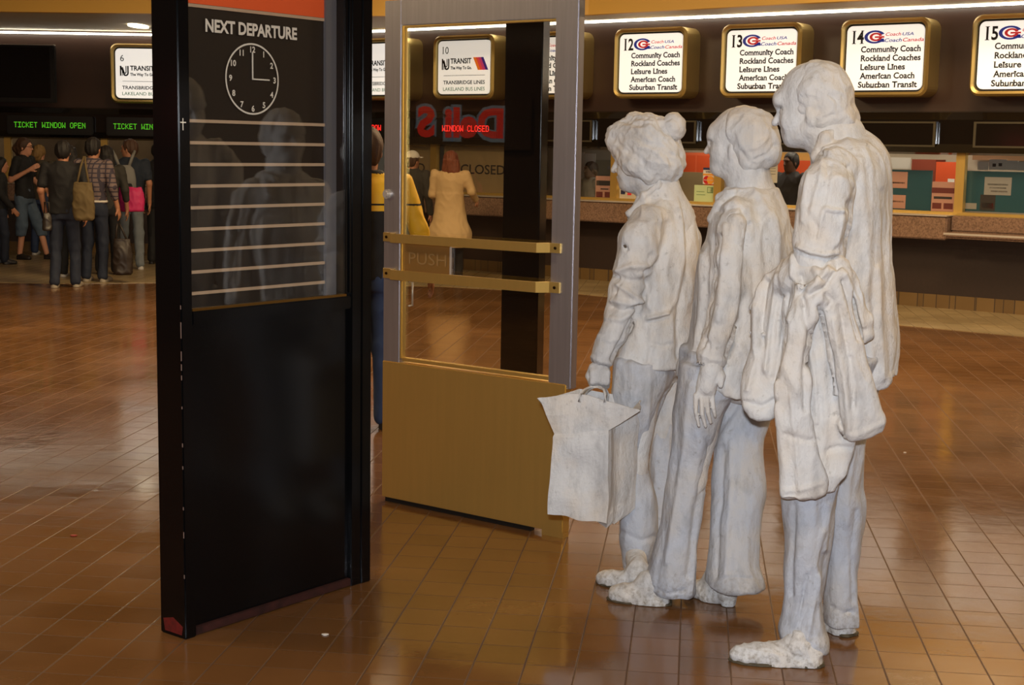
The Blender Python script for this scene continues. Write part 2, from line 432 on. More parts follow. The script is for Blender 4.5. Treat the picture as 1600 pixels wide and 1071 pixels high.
def smooth_interp(x, xp, fp):
    """monotone cubic through the rows"""
    xp = np.asarray(xp, float); fp = np.asarray(fp, float)
    if len(xp) < 3: return np.interp(x, xp, fp)
    h = np.diff(xp); dl = np.diff(fp) / h; m = np.zeros_like(fp)
    m[1:-1] = np.where(dl[:-1] * dl[1:] > 0, 2 * dl[:-1] * dl[1:] / (dl[:-1] + dl[1:] + 1e-12), 0); m[0] = dl[0]; m[-1] = dl[-1]
    i = np.clip(np.searchsorted(xp, x) - 1, 0, len(h) - 1); t = np.clip((x - xp[i]) / h[i], 0, 1)
    return ((1 + 2 * t) * (1 - t) ** 2 * fp[i] + t * (1 - t) ** 2 * h[i] * m[i] + t * t * (3 - 2 * t) * fp[i + 1] + t * t * (t - 1) * h[i] * m[i + 1])
def vnormals(P, Q):
    a = P[Q[:, 2]] - P[Q[:, 0]]; b = P[Q[:, 3]] - P[Q[:, 1]]; n = np.cross(a, b); N = np.zeros_like(P)
    for i in range(4):
        for c in range(3): N[:, c] += np.bincount(Q[:, i], n[:, c], len(P))
    return N / (np.linalg.norm(N, axis=1, keepdims=True) + 1e-12)
def relax(P, Q, it=2, lam=0.5):
    E = np.concatenate([Q[:, [0, 1]], Q[:, [1, 2]], Q[:, [2, 3]], Q[:, [3, 0]]]); deg = np.bincount(E[:, 0], minlength=len(P)) + np.bincount(E[:, 1], minlength=len(P))
    for _ in range(it):
        S = np.zeros_like(P)
        for c in range(3): S[:, c] = np.bincount(E[:, 0], P[E[:, 1], c], len(P)) + np.bincount(E[:, 1], P[E[:, 0], c], len(P))
        P = P + lam * (S / np.maximum(deg, 1)[:, None] - P)
    return P
def waves(P, f, seed, n=7):
    """smooth noise about -1..1; f = frequency per axis"""
    r = np.random.default_rng(seed); out = np.zeros(len(P)); f = np.array(f, float)
    for i in range(n):
        d = r.normal(size=3); d /= np.linalg.norm(d); out += np.sin(P @ (d * f * 2 * math.pi * r.uniform(0.6, 1.4)) + r.uniform(0, 6.28))
    return out / math.sqrt(n) / 1.1
def ridged(P, f, seed): return 1 - 2 * np.abs(np.clip(waves(P, f, seed), -1, 1))
def np_mesh(name, P, Q, origin=(0, 0, 0)):
    P = (P - np.array(origin)).astype(np.float32)
    me = bpy.data.meshes.new(name); me.vertices.add(len(P)); me.vertices.foreach_set('co', P.ravel())
    me.loops.add(Q.size); me.loops.foreach_set('vertex_index', Q.astype(np.int32).ravel())
    me.polygons.add(len(Q)); me.polygons.foreach_set('loop_start', np.arange(0, Q.size, 4, dtype=np.int32))
    me.polygons.foreach_set('use_smooth', np.ones(len(Q), bool))
    me.update(calc_edges=True); me.validate(); return me
def sculpt(name, S, material, parent, origin, relief=None, strokes=None, smooth=1, local=True):
    P, Q = S.surface()
    P = relax(P, Q, smooth)
    if relief or strokes:
        N = vnormals(P, Q); D = np.zeros(len(P))
        for amp, f, seed, kind in (relief or []): D += amp * (ridged(P, f, seed) if kind == 'r' else waves(P, f, seed))
        if strokes:
            px, py = project(P); front = (N @ (CAMP - P.mean(0))) > 0
            for pts, wd, amp in strokes:
                best = np.full(len(P), 1e9)
                for (x0, y0), (x1, y1) in zip(pts[:-1], pts[1:]):
                    dx, dy = x1 - x0, y1 - y0; t = np.clip(((px - x0) * dx + (py - y0) * dy) / (dx * dx + dy * dy + 1e-9), 0, 1)
                    best = np.minimum(best, np.hypot(px - x0 - t * dx, py - y0 - t * dy))
                D += np.where(front, 1.3 * amp * np.exp(-(best / wd) ** 2), 0)
        P = P + N * D[:, None]; P[:, 2] = np.maximum(P[:, 2], 0.0015)
        P = relax(P, Q, 1, 0.25)
    o = link(name, np_mesh(name, P, Q, origin), material, parent, local=local)
    return o
# ================================================================== the setting
WM = -0.727
_k = math.hypot(1, WM)
RE = (1 / _k, WM / _k); RN = (WM / _k, -1 / _k)
RZR = math.atan2(RE[1], RE[0]); RZB = math.atan2(0.78909, 0.61427); RZD = math.atan2(-0.58965, 0.80766)
RW = frame_of((0, 17.8, 0), RE, RN)          # angled ticket wall: u along it to the right, v out of it, w up
LW = frame_of((0, 20.0, 0), (1, 0), (0, -1))  # ticket wall on the left
S_BEND = -3.745; S_END = 12.0

M_TILE = tile_floor_mat('brown_quarry_tile', rgb(116, 80, 46), rgb(102, 69, 38), rgb(80, 53, 31), 0.155, 0.124, 0.09, gw=0.022, rvar=0.10)
M_BEIGE = tile_floor_mat('beige_tile', rgb(156, 136, 100), rgb(142, 122, 88), rgb(110, 92, 62), 0.155, 0.124, 0.26)
M_BASE = tile_floor_mat('beige_base_tile', rgb(116, 90, 52), rgb(102, 78, 44), rgb(60, 44, 24), 0.16, 0.0, 0.3)
M_BROWN = mat('dark_brown_laminate', rgb(66, 47, 38), 0.36, noise=0.12, nscale=1.6)
M_BROWN2 = mat('brown_panel_low', rgb(50, 35, 28), 0.5, noise=0.2, nscale=40)
M_YELLOW = mat('yellow_fascia', rgb(232, 186, 88), 0.5, noise=0.08, nscale=0.6)
M_SOFFIT = mat('grey_beige_soffit', rgb(206, 196, 176), 0.6)
M_CEIL = mat('hall_ceiling', rgb(206, 180, 130), 0.7)
M_WALL = mat('hall_wall', rgb(84, 60, 42), 0.7, noise=0.1, nscale=1.0)
M_BRASS = mat('brushed_brass', rgb(226, 190, 108), 0.38, metal=0.82, noise=0.05, nscale=40, stretch=(1, 1, 0.06))
M_GOLD = mat('gold_sign_frame', rgb(208, 182, 116), 0.42, metal=0.85, noise=0.05)
M_DARKGLOSS = mat('dark_smoked_panel', rgb(26, 21, 17), 0.09, noise=0.2, nscale=0.8, bump=0.05, bscale=1.2)
M_BLACK = mat('black_gloss_paint', rgb(8, 8, 9), 0.16, spec=0.32)
M_BLACKSATIN = mat('black_satin', rgb(16, 15, 15), 0.45)
M_GRANITE = mat('polished_brown_granite', rgb(150, 120, 100), 0.22, noise=0.55, nscale=70)
M_NOSE = mat('bright_metal_and_highlight', rgb(208, 198, 186), 0.38, metal=0.5)  # bright metal; on counter and screen edges its light colour paints a highlight
M_STEEL = mat('brushed_steel', rgb(190, 187, 192), 0.38, metal=0.86, noise=0.14, nscale=60, stretch=(1, 1, 0.04), bump=0.08, bscale=180)
M_TUBE = mat('cove_tube', (1.0, 0.93, 0.78, 1), 0.5, emit=8.0)
M_GLASS = glass_mat('clear_glass', (0.97, 0.98, 0.97, 1), 1.52)
M_GLASSD = glass_mat('door_glass', (0.92, 0.92, 0.90, 1), 1.62)
M_GLASSB = glass_mat('display_glass', (0.93, 0.93, 0.93, 1), 1.62)
M_BOOTH = mat('booth_wall', rgb(196, 180, 158), 0.7)
M_WHITE = mat('white_paper', rgb(222, 214, 204), 0.7, noise=0.05)
M_ORANGE = mat('orange_cabinet', rgb(206, 78, 34), 0.5)
M_RUST = mat('rust_cabinet', rgb(130, 52, 30), 0.6)
M_TAN = mat('tan_blind', rgb(150, 126, 92), 0.7, noise=0.06)

fl = MB().quad([(-12, -6, 0), (12, -6, 0), (12, 24, 0), (-12, 24, 0)])
structure('floor', fl.mesh('floor'), M_TILE)
edge = [(-12, 15.45), (-4.8, 15.6), (-3.2, 16.05), (-0.8, 16.0), (0.71, 15.43), (3.54, 13.1), (9.2, 8.75)]
fb = MB()
for (x0, y0), (x1, y1) in zip(edge[:-1], edge[1:]):
    fb.hexa([(x0, y0, 0.0), (x1, y1, 0.0), (x1, 21, 0.0), (x0, 21, 0.0)], [(x0, y0, 0.004), (x1, y1, 0.004), (x1, 21, 0.004), (x0, 21, 0.004)])
structure('trim_1', fb.mesh('trim_1'), M_BEIGE)                     # beige tiled strip along the ticket counters
structure('ceiling', MB().box(WORLDF, -12, 12, -6, 21, 4.0, 4.2).mesh('ceiling'), M_CEIL)
structure('wall_right', MB().box(WORLDF, 9.7, 9.9, -6, 10.75, 0, 4.0).mesh('wall_right'), M_WALL)
structure('wall_back', MB().box(WORLDF, -9.2, 9.9, -6.2, -6, 0, 4.0).mesh('wall_back'), M_WALL)
structure('wall_left', MB().box(WORLDF, -9.2, -9.0, -6, 21, 0, 4.0).mesh('wall_left'), M_WALL)

# dropped yellow fascia over the ticket counters, and the soffit behind it
fx = [(-9, 17.1), (-4.23, 16.85), (-1.64, 16.67), (0.77, 16.05), (2.75, 14.45), (8.0, 10.6), (9.7, 9.36)]
fa = MB()
for (x0, y0), (x1, y1) in zip(fx[:-1], fx[1:]):
    t = 0.12; fa.hexa([(x0, y0, 3.0), (x1, y1, 3.0), (x1, y1 + t, 3.0), (x0, y0 + t, 3.0)], [(x0, y0, 4.0), (x1, y1, 4.0), (x1, y1 + t, 4.0), (x0, y0 + t, 4.0)])
structure('trim_2', fa.mesh('trim_2'), M_YELLOW)
so = MB()
for (x0, y0), (x1, y1) in zip(fx[:-1], fx[1:]):
    so.hexa([(x0, y0 + .02, 3.02), (x1, y1 + .02, 3.02), (x1, 21, 3.02), (x0, 21, 3.02)], [(x0, y0 + .02, 3.1), (x1, y1 + .02, 3.1), (x1, 21, 3.1), (x0, 21, 3.1)])
structure('trim_3', so.mesh('trim_3'), M_SOFFIT)
# fluorescent cove line where the soffit meets the wall
cove = MB(); cove.box(RW, S_BEND + 0.02, S_END, 0.10, 0.13, 2.995, 3.018); 
structure('trim_4', cove.mesh('trim_4'), M_TUBE)
cove = MB(); cove.box(LW, -9, -3.1, 0.10, 0.13, 2.965, 2.99)
structure('trim_5', cove.mesh('trim_5'), M_TUBE)
dl = MB(); cxy = at_z(216, 39.5, 3.02)
pts = [(cxy[0] + 0.11 * math.cos(a), cxy[1] + 0.32 * math.sin(a)) for a in np.linspace(0, 2 * math.pi, 25)[:-1]]
dl.hexa([(x, y, 3.0) for x, y in pts], [(x, y, 3.03) for x, y in pts])
o = link('recessed_light', dl.mesh('recessed_light'), mat('downlight', (1, 0.86, 0.6, 1), emit=4.0)); tag(o, 'small recessed downlight in the soffit above window six', 'light')

# ------------------------------------------------------------------ ticket walls
def ticket_wall(fr, u0, u1, tag_):
    m = MB(); m.box(fr, u0, u1, -0.15, 0.0, 1.98, 3.1); w_ = structure('wall_' + tag_, m.mesh('w'), M_BROWN)
    m = MB(); m.box(fr, u0, u1, -0.12, 0.0, 0.13, 0.96); structure('wall_' + tag_ + '_below', m.mesh('w'), M_BROWN2, w_)
    m = MB(); m.box(fr, u0, u1, -0.12, 0.015, 0.0, 0.14)
    bmesh_ = m.mesh('b'); structure('baseboard_' + tag_, bmesh_, M_BASE)
    # smoked header above the windows: one long shallow canopy
    prof = [(0.0, 1.99), (0.10, 1.975), (0.15, 1.90), (0.15, 1.66), (0.11, 1.575), (0.0, 1.555)]
    h = MB(); h.hexa([fr(u0, v, w1) for v, w1 in prof], [fr(u1, v, w1) for v, w1 in prof])
    structure('trim_' + ('6' if tag_ == 'far_right' else '7'), h.mesh('t'), M_DARKGLOSS)
ticket_wall(RW, S_BEND, S_END, 'far_right')
ticket_wall(LW, -9.0, -3.03, 'far_left')

# windows: panes between brass mullions, brass sill
MULL = [-3.98 + 1.36 * i for i in range(12)]
wr = MB(); wr.box(RW, S_BEND, S_END, -0.005, 0.003, 0.975, 1.56)
w1 = structure('window_1', wr.mesh('window_1'), M_GLASS)
for i in range(12):
    u = 1.445 + 1.36 * (i - 4)
    if u < S_BEND + .1: continue
    m = MB(); m.box(RW, u - 0.045, u + 0.045, -0.05, 0.03, 0.975, 1.57); structure('mullion', m.mesh('mullion'), M_BRASS, w1)
m = MB(); m.box(RW, S_BEND, S_END, -0.05, 0.06, 0.957, 0.985); structure('window_sill', m.mesh('window_sill'), M_BRASS, w1)
wl = MB(); wl.box(LW, -9.0, -3.03, -0.005, 0.003, 0.975, 1.56); w2 = structure('window_2', wl.mesh('window_2'), M_GLASS)
for u in (-8.35, -6.98, -5.65, -4.3):
    m = MB(); m.box(LW, u - 0.045, u + 0.045, -0.05, 0.03, 0.975, 1.57); structure('mullion', m.mesh('mullion'), M_BRASS, w2)
# the ticket office behind the glass
bo = MB(); bo.box(RW, S_BEND + .3, S_END, -1.7, -1.62, 0, 3.0); structure('wall_office_right', bo.mesh('wo'), M_BOOTH)
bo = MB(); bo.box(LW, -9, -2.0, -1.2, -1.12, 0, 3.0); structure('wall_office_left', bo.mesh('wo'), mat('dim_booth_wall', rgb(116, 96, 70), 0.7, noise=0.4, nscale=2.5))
for u in (2.1, 3.5, 5.0, 6.6):
    p = RW(u, -0.75, 1.93); area('office_lamp', p, RW(u, -0.9, 0), 0.9, 0.3, 10, (1.0, 0.86, 0.66))
for u in (-7.6, -5.6):
    p = LW(u, -0.6, 1.93); area('office_lamp', p, LW(u, -0.8, 0), 0.9, 0.3, 2.5, (1.0, 0.8, 0.55))

# granite counters
o = empty('ticket_counter', RW(3, 0.15, 0.7), 'long brown granite ticket counter along the angled right wall', 'counter', rz=RZR)
m = MB(); m.box(RW, S_BEND + .4, 5.515, 0.003, 0.30, 0.715, 0.947); link('counter_front', m.mesh('c', 0.012), M_GRANITE, o)
m = MB(); m.box(RW, S_BEND + .4, 5.515, 0.016, 0.312, 0.947, 0.957); link('counter_edge', m.mesh('c'), M_NOSE, o)  # highlight along the counter's top edge, put into a pale colour
o = empty('lowered_counter', RW(8, 0.15, 0.7), 'lowered granite counter section with a bright front ledge, at the right edge', 'counter', rz=RZR)
m = MB(); m.box(RW, 5.525, S_END - .1, 0.003, 0.2, 0.80, 0.956); link('counter_front', m.mesh('c', 0.012), M_GRANITE, o)
m = MB(); m.box(RW, 5.525, S_END - .1, 0.003, 0.42, 0.74, 0.80); link('counter_ledge', m.mesh('c', 0.022, seg=4), M_GRANITE, o)
m = MB(); m.box(RW, 5.53, S_END - .1, 0.405, 0.424, 0.775, 0.795); link('counter_edge', m.mesh('c'), M_NOSE, o)  # highlight on the ledge front, painted as a pale strip
o = empty('ticket_counter', LW(-6, 0.15, 0.7), 'brown granite ticket counter behind the queue on the left', 'counter')
m = MB(); m.box(LW, -8.9, -3.6, 0.003, 0.30, 0.715, 0.947); link('counter_front', m.mesh('c', 0.012), M_GRANITE, o)
m = MB(); m.box(LW, -8.9, -3.6, 0.016, 0.312, 0.947, 0.957); link('counter_edge', m.mesh('c'), M_NOSE, o)  # same painted highlight along the left counter's edge

# ------------------------------------------------------------------ illuminated window signs
M_FACE = mat('lit_sign_face', (1.0, 0.965, 0.90, 1), 0.4, emit=0.66)
M_INK = mat('black_ink', rgb(14, 13, 13), 0.6)
M_GREENINK = mat('green_ink', rgb(66, 104, 72), 0.6, emit=.35)
M_FADE = mat('worn_ink', rgb(150, 148, 140), 0.7)
INK_BLUE = mat('logo_blue', rgb(34, 52, 150), 0.5, emit=.3); INK_RED = mat('logo_red', rgb(206, 44, 48), 0.5, emit=.3)
M_EMB = [mat('emblem_orange', rgb(238, 120, 34), 0.5, emit=.5), mat('emblem_red', rgb(226, 74, 66), 0.5, emit=.5), mat('emblem_magenta', rgb(196, 60, 110), 0.5, emit=.5), mat('emblem_purple', rgb(64, 40, 120), 0.5, emit=.5)]
def arc_band(mb, fr, cx, cy, rx, ry, th, a0, a1, v, mi=0, n=20, thy=None):
    thy = th if thy is None else thy
    for i in range(n):
        t0, t1 = [math.radians(a0 + (a1 - a0) * j / n) for j in (i, i + 1)]
        q = [(cx + rx * math.cos(t0), cy + ry * math.sin(t0)), (cx + rx * math.cos(t1), cy + ry * math.sin(t1)), (cx + (rx - th) * math.cos(t1), cy + (ry - thy) * math.sin(t1)), (cx + (rx - th) * math.cos(t0), cy + (ry - thy) * math.sin(t0))]
        mb.quad([fr(a, v, b) for a, b in q], mi)
    return mb
def stroke_band(mb, fr, pts, wd, v, mi=0):
    for (x0, y0), (x1, y1) in zip(pts[:-1], pts[1:]):
        d = math.hypot(x1 - x0, y1 - y0); nx, ny = -(y1 - y0) / d * wd / 2, (x1 - x0) / d * wd / 2; ex, ey = (x1 - x0) / d * wd * .2, (y1 - y0) / d * wd * .2
        mb.quad([fr(a, v, b) for a, b in ((x0 + nx - ex, y0 + ny - ey), (x1 + nx + ex, y1 + ny + ey), (x1 - nx + ex, y1 - ny + ey), (x0 - nx - ex, y0 - ny - ey))], mi)
    return mb
def sign(fr, u, num, style, label, wz=2.125, h=0.775, w_=0.94, dep=0.32):
    o = empty('illuminated_sign', fr(u + w_ / 2, 0, wz), label, 'sign', 'lit signs above the ticket windows', rz=RZR if fr is RW else 0)
    body = MB(); out = rrect(u, u + w_, wz, wz + h, 0.10); inn = rrect(u + 0.045, u + w_ - 0.045, wz + 0.045, wz + h - 0.045, 0.07)
    # deep box with a rounded brass rim around a recessed face
    k = len(out); nv = len(body.v)
    mid = rrect(u + 0.02, u + w_ - 0.02, wz + 0.02, wz + h - 0.02, 0.085)
    rings = [(out, 0.0), (out, dep - 0.03), (mid, dep), (inn, dep - 0.012), (inn, dep - 0.07)]
    for R_, v in rings: body.v += [tuple(fr(a, v, b)) for a, b in R_]
    for i in range(len(rings) - 1):
        for j in range(k):
            j2 = (j + 1) % k; body.f.append((nv + i * k + j, nv + i * k + j2, nv + (i + 1) * k + j2, nv + (i + 1) * k + j)); body.m.append(0)
    link('sign_frame', body.mesh('sign_frame', smooth=False), M_GOLD, o)
    bk = MB(); bk.prism(fr, inn, 0.02, dep - 0.065); link('backing', bk.mesh('backing'), M_BLACKSATIN, o)
    fc = MB(); fi = rrect(u + 0.068, u + w_ - 0.068, wz + 0.066, wz + h - 0.066, 0.06); fc.prism(fr, fi, dep - 0.065, dep - 0.035)
    face = link('sign_face', fc.mesh('sign_face'), M_FACE, o)
    v = dep - 0.032
    def line(body, x, z, wd, hh, m=None, **kw):
        t_ = MB(); letters(t_, fr, body, u + x, wz + z, wd, hh, v, **kw); return link('lettering', t_.mesh('lettering'), m or M_INK, face)
    if style == 'nj':
        line(num, 0.135, 0.555, 0.10 if len(num) == 2 else 0.05, 0.085, serif=True).name = 'window_number'
        line('TRANSIT', 0.265, 0.435, 0.325, 0.062, bold=0.03)
        line('The Way To Go.', 0.265, 0.365, 0.33, 0.036, bold=0.035)
        line('TRANSBRIDGE LINES', 0.155, 0.185, 0.645, 0.044, bold=0.02)
        tx = MB(); tx.quad([fr(a, v, b) for a, b in ((u + .16, wz + .288), (u + .80, wz + .288), (u + .80, wz + .293), (u + .16, wz + .293))])
        link('rule_line', tx.mesh('rule_line'), M_INK, face)
        t2 = MB(); letters(t2, fr, 'LAKELAND BUS LINES', u + 0.155, wz + 0.105, 0.645, 0.044, v, bold=0.004); link('lettering', t2.mesh('lettering'), M_GREENINK, face)['label'] = 'green lettering'
        lg = MB(); x0, y0 = u + 0.128, wz + 0.365; s = 0.118; H_ = 0.125
        P = lambda a, b: (x0 + a * s, y0 + b * H_)
        stroke_band(lg, fr, [P(.08, 0), P(.08, 1), P(.5, .10), P(.5, .02)], 0.019, v); stroke_band(lg, fr, [P(.28, 0), P(.28, .55), P(.46, .22)], 0.010, v)
        arcp = [P(.92, 1), P(.92, .32)] + [P(.66 + .26 * math.cos(a), .26 + .24 * math.sin(a)) for a in np.linspace(0, -math.pi * .85, 7)]
        stroke_band(lg, fr, arcp, 0.019, v); stroke_band(lg, fr, [P(.70, 1), P(.70, .36), P(.62, .24), P(.5, .3), P(.30, .88)], 0.013, v)
        link('monogram', lg.mesh('monogram'), M_INK, face)
        em = MB(); a0 = u + 0.615; ww = 0.158 / 4
        for i in range(4):
            xa = a0 + i * ww; xb = xa + ww; sk = 0.075
            em.quad([fr(a, v, b) for a, b in ((xa + sk, wz + .352), (xb + sk, wz + .352), (xb, wz + .505), (xa, wz + .505))], i)
        link('striped_emblem', em.mesh('striped_emblem'), M_EMB, face)
    else:
        line(num, 0.125, 0.535, 0.125, 0.125, serif=True, bold=0.025).name = 'window_number'
        for i, (ln, wd, x) in enumerate((('Community Coach', .63, .225), ('Rockland Coaches', .63, .223), ('Leisure Lines', .475, .222), ('American Coach', .585, .22), ('Suburban Transit', .62, .21))):
            line(ln, x, 0.445 - i * 0.088, wd, 0.058, serif=True, bold=0.028)
        lg = MB(); cx, cy = u + 0.365, wz + 0.595
        arc_band(lg, fr, cx, cy, 0.112, 0.066, 0.036, 25, 335, v, 0, thy=0.018); arc_band(lg, fr, cx + 0.012, cy, 0.068, 0.042, 0.030, 15, 345, v + .001, 1, thy=0.017)
        lg.quad([fr(a, v + .001, b) for a, b in ((cx + .0, cy - .010), (cx + .10, cy - .010), (cx + .10, cy + .006), (cx + .0, cy + .006))], 1)
        lg.quad([fr(a, v, b) for a, b in ((cx + .03, cy - .052), (cx + .105, cy - .052), (cx + .095, cy - .018), (cx + .03, cy - .018))], 0)
        letters(lg, fr, 'Coach', u + .475, wz + .602, .16, .033, v, mi=1, shear=.3, bold=.01); letters(lg, fr, 'USA', u + .65, wz + .602, .12, .03, v, mi=0, shear=.3, bold=.01)
        letters(lg, fr, 'Coach', u + .465, wz + .542, .18, .035, v, mi=0, shear=.3, bold=.012); letters(lg, fr, 'Canada', u + .655, wz + .542, .22, .035, v, mi=1, shear=.3, bold=.012)
        link('logo', lg.mesh('logo'), [INK_BLUE, INK_RED], face)
        if num in ('13', '14', '15'):
            wn = MB(); rr = random.Random(num)
            x = u + .27
            while x < u + .78:
                a = rr.uniform(.012, .05)
                if rr.random() < .6: wn.quad([fr(q, v, b) for q, b in ((x, wz + .088), (x + a, wz + .088), (x + a, wz + .088 + rr.uniform(.012, .04)), (x, wz + .10))])
                x += a + rr.uniform(.01, .05)
            link('worn_lettering', wn.mesh('worn'), M_FADE, face)['label'] = 'rubbed-off line of lettering'
    return o
sign(LW, -5.47, '6', 'nj', 'lit white sign numbered 6 in a gold frame, beside the black screen', w_=0.95, wz=2.055, h=0.79, dep=0.32)
sign(RW, -2.42, '9', 'nj', 'lit white sign numbered 9, seen in the gap beside the steel door', )
sign(RW, -1.065, '10', 'nj', 'lit white sign numbered 10 with striped emblem, seen through the door glass')
sign(RW, 0.17, '11', 'coach', 'lit white sign numbered 11, partly behind the steel door edge')
sign(RW, 1.575, '12', 'coach', 'lit white sign numbered 12 above the bun-haired statue')
sign(RW, 2.932, '13', 'coach', 'lit white sign numbered 13 behind the tall statue\'s head, on its left')
sign(RW, 4.30, '14', 'coach', 'lit white sign numbered 14, right of the tall statue\'s head')
sign(RW, 5.655, '15', 'coach', 'lit white sign numbered 15, cut by the right edge')

# ------------------------------------------------------------------ LED message boxes on the header
M_LEDG = mat('green_led', (0.16, 1.0, 0.03, 1), emit=0.5); M_LEDR = mat('red_led', (1.0, 0.03, 0.02, 1), emit=1.6)
def led(fr, u, body, width, z, m, label, v=0.16):
    o = empty('led_display', fr(u + width / 2, v, z - 0.08), label, 'display', 'message displays over the ticket windows', rz=RZR if fr is RW else 0)
    b = MB(); b.box(fr, u - 0.10, u + width + 0.10, v, v + 0.07, z - 0.09, z + 0.16); link('display_case', b.mesh('c', 0.012), M_BLACKSATIN, o)
    t = MB(); led_text(t, fr, body, u, z, width, 0.075, v + 0.072); link('led_lettering', t.mesh('t'), m, o)
led(LW, -6.81, 'TICKET WINDOW OPEN', 0.97, 1.705, M_LEDG, 'dark display reading TICKET WINDOW OPEN in green, under the black screen')
led(LW, -5.46, 'TICKET WINDOW OPEN', 0.97, 1.705, M_LEDG, 'dark display with green letters below sign 6, cut by the black board')
led(RW, -2.31, 'WINDOW CLOSED', 0.73, 1.735, M_LEDR, 'dark display with red WINDOW CLOSED letters below sign 9')
led(RW, -0.965, 'WINDOW CLOSED', 0.73, 1.735, M_LEDR, 'dark display with red WINDOW CLOSED letters below sign 10')
M_CASEFRAME = mat('olive_case_frame', rgb(62, 54, 34), 0.55)
for i_, uc in enumerate((0.75, 2.12, 3.46, 4.82, 6.2)):
    o = empty('led_display', RW(uc, 0.15, 1.65), 'unlit dark display case below sign %d' % (11 + i_), 'display', 'message displays over the ticket windows', rz=RZR)
    b = MB(); b.box(RW, uc - .5, uc + .5, 0.152, 0.215, 1.63, 1.88); cs = link('display_case', b.mesh('c', 0.012), M_DARKGLOSS, o)
    b = MB(); b.ring(RW, [(uc + .5, 1.88), (uc - .5, 1.88), (uc - .5, 1.63), (uc + .5, 1.63)], [(uc + .475, 1.862), (uc - .475, 1.862), (uc - .475, 1.648), (uc + .475, 1.648)], 0.212, 0.224); link('case_frame', b.mesh('c'), M_CASEFRAME, cs)
# black television on the left wall
o = empty('wall_screen', LW(-7.1, 0.1, 2.03), 'large black wall-mounted screen, switched off, at the upper left', 'screen')
m = MB(); m.box(LW, -7.9, -6.22, 0.20, 0.30, 2.04, 2.80); link('screen_case', m.mesh('m', 0.012), M_BLACKSATIN, o)
m = MB(); m.box(LW, -7.84, -6.28, 0.30, 0.305, 2.10, 2.775); link('screen_glass', m.mesh('m'), mat('off_screen', rgb(8, 8, 9), 0.12), o)
m = MB(); m.box(LW, -7.9, -6.22, 0.22, 0.31, 2.80, 2.815); link('top_glint', m.mesh('m'), M_NOSE, o)  # light reflecting off the top edge, shaped as a pale strip
m = MB(); m.box(LW, -7.3, -6.9, 0.0, 0.2, 2.3, 2.6); link('wall_bracket', m.mesh('m'), M_BLACKSATIN, o)

# ------------------------------------------------------------------ black departure board on the floor
BA = np.array([-1.012, 4.373, 0]); BE_ = (0.61427, 0.78909); BN = (0.78909, -0.61427)
BF = frame_of(BA, BE_, BN)
o = empty('departure_board', BF(0.42, -0.06, 0), 'tall black departure board with a clock, standing on the tiled floor', 'board', rz=RZB)
H_ = 2.45
def bpart(name, boxes, m, bevel=0.0, parent=o, label=None):
    mb = MB()
    for b in boxes: mb.box(BF, *b)
    q = link(name, mb.mesh(name, bevel), m, parent)
    if label: q['label'] = label
    return q
bpart('post', [(0.0, 0.045, -0.124, 0.0, 0.0, H_)], M_BLACK, 0.004)
pr = bpart('post', [(0.742, 0.789, -0.124, 0.0, 0.0, H_)], M_BLACK, 0.003)
bpart('post_trim', [(0.789, 0.837, -0.124, 0.004, 0.0, H_)], M_BLACK, 0.003)
bpart('post_trim', [(0.716, 0.730, -0.05, -0.008, 1.05, H_), (0.731, 0.742, -0.05, -0.002, 1.05, H_)], M_BLACK, 0.002)
bpart('rail', [(0.045, 0.742, -0.124, -0.001, 0.995, 1.04)], M_BLACK, 0.004)
bpart('glazing_lip', [(0.045, 0.716, -0.012, 0.0, 1.04, 1.048)], mat('gold_lip_highlight', rgb(150, 116, 58), 0.35, metal=1.0))  # gold highlight along the glass lip put into its colour
bpart('head_rail', [(0.045, 0.742, -0.124, -0.001, 2.3, H_)], M_BLACK, 0.004)
bpart('lower_panel', [(0.045, 0.742, -0.10, -0.018, 0.0, 0.995)], M_BLACK, 0.002)
bpart('kick_strip', [(0.045, 0.742, -0.019, -0.002, 0.004, 0.03)], mat('scuffed_red_primer', rgb(58, 24, 20), 0.6, noise=0.6, nscale=30), 0.002)
bpart('back_panel', [(0.045, 0.742, -0.124, -0.11, 0.0, 2.3)], M_BLACK)
bd = bpart('timetable_board', [(0.045, 0.667, -0.075, -0.062, 1.04, 2.3)], mat('black_timetable', rgb(14, 12, 11), 0.5))
bpart('side_liner', [(0.667, 0.716, -0.075, -0.05, 1.04, 2.3)], mat('pale_liner', rgb(96, 96, 100), 0.5))
bpart('destination_band', [(0.045, 0.667, -0.062, -0.059, 1.977, 2.3)], mat('orange_vinyl', rgb(232, 92, 40), 0.5), parent=bd)
M_PRINT = mat('white_print', rgb(226, 220, 206), 0.6); M_SLAT = mat('beige_strip', rgb(186, 160, 132), 0.5)
bpart('band_edge', [(0.045, 0.667, -0.062, -0.058, 1.966, 1.976)], M_SLAT, parent=bd)
for i in range(9):
    zt = 1.622 - i * 0.0668
    bpart('divider_strip', [(0.045, 0.667, -0.062, -0.056, zt - 0.005, zt + 0.005)], M_SLAT, parent=bd)
t = MB(); letters(t, BF, 'NEXT DEPARTURE', 0.155, 1.897, 0.385, 0.037, -0.0585, bold=0.035); link('lettering', t.mesh('t'), M_PRINT, bd)
ck = MB(); cu, cz, cr = 0.347, 1.760, 0.113; v = -0.0585
arc_band(ck, BF, cu, cz, cr, cr, 0.0055, 0, 360, v, n=64)
for hh in range(1, 13):
    a = math.radians(90 - hh * 30); letters(ck, BF, str(hh), cu + 0.093 * math.cos(a), cz + 0.093 * math.sin(a) - 0.009, None, 0.018, v, align='c', bold=0.03)
ck.box(BF, cu - 0.0022, cu + 0.0022, v, v + .002, cz - 0.002, cz + 0.084); ck.box(BF, cu - 0.002, cu + 0.072, v, v + .002, cz - 0.0022, cz + 0.0022)
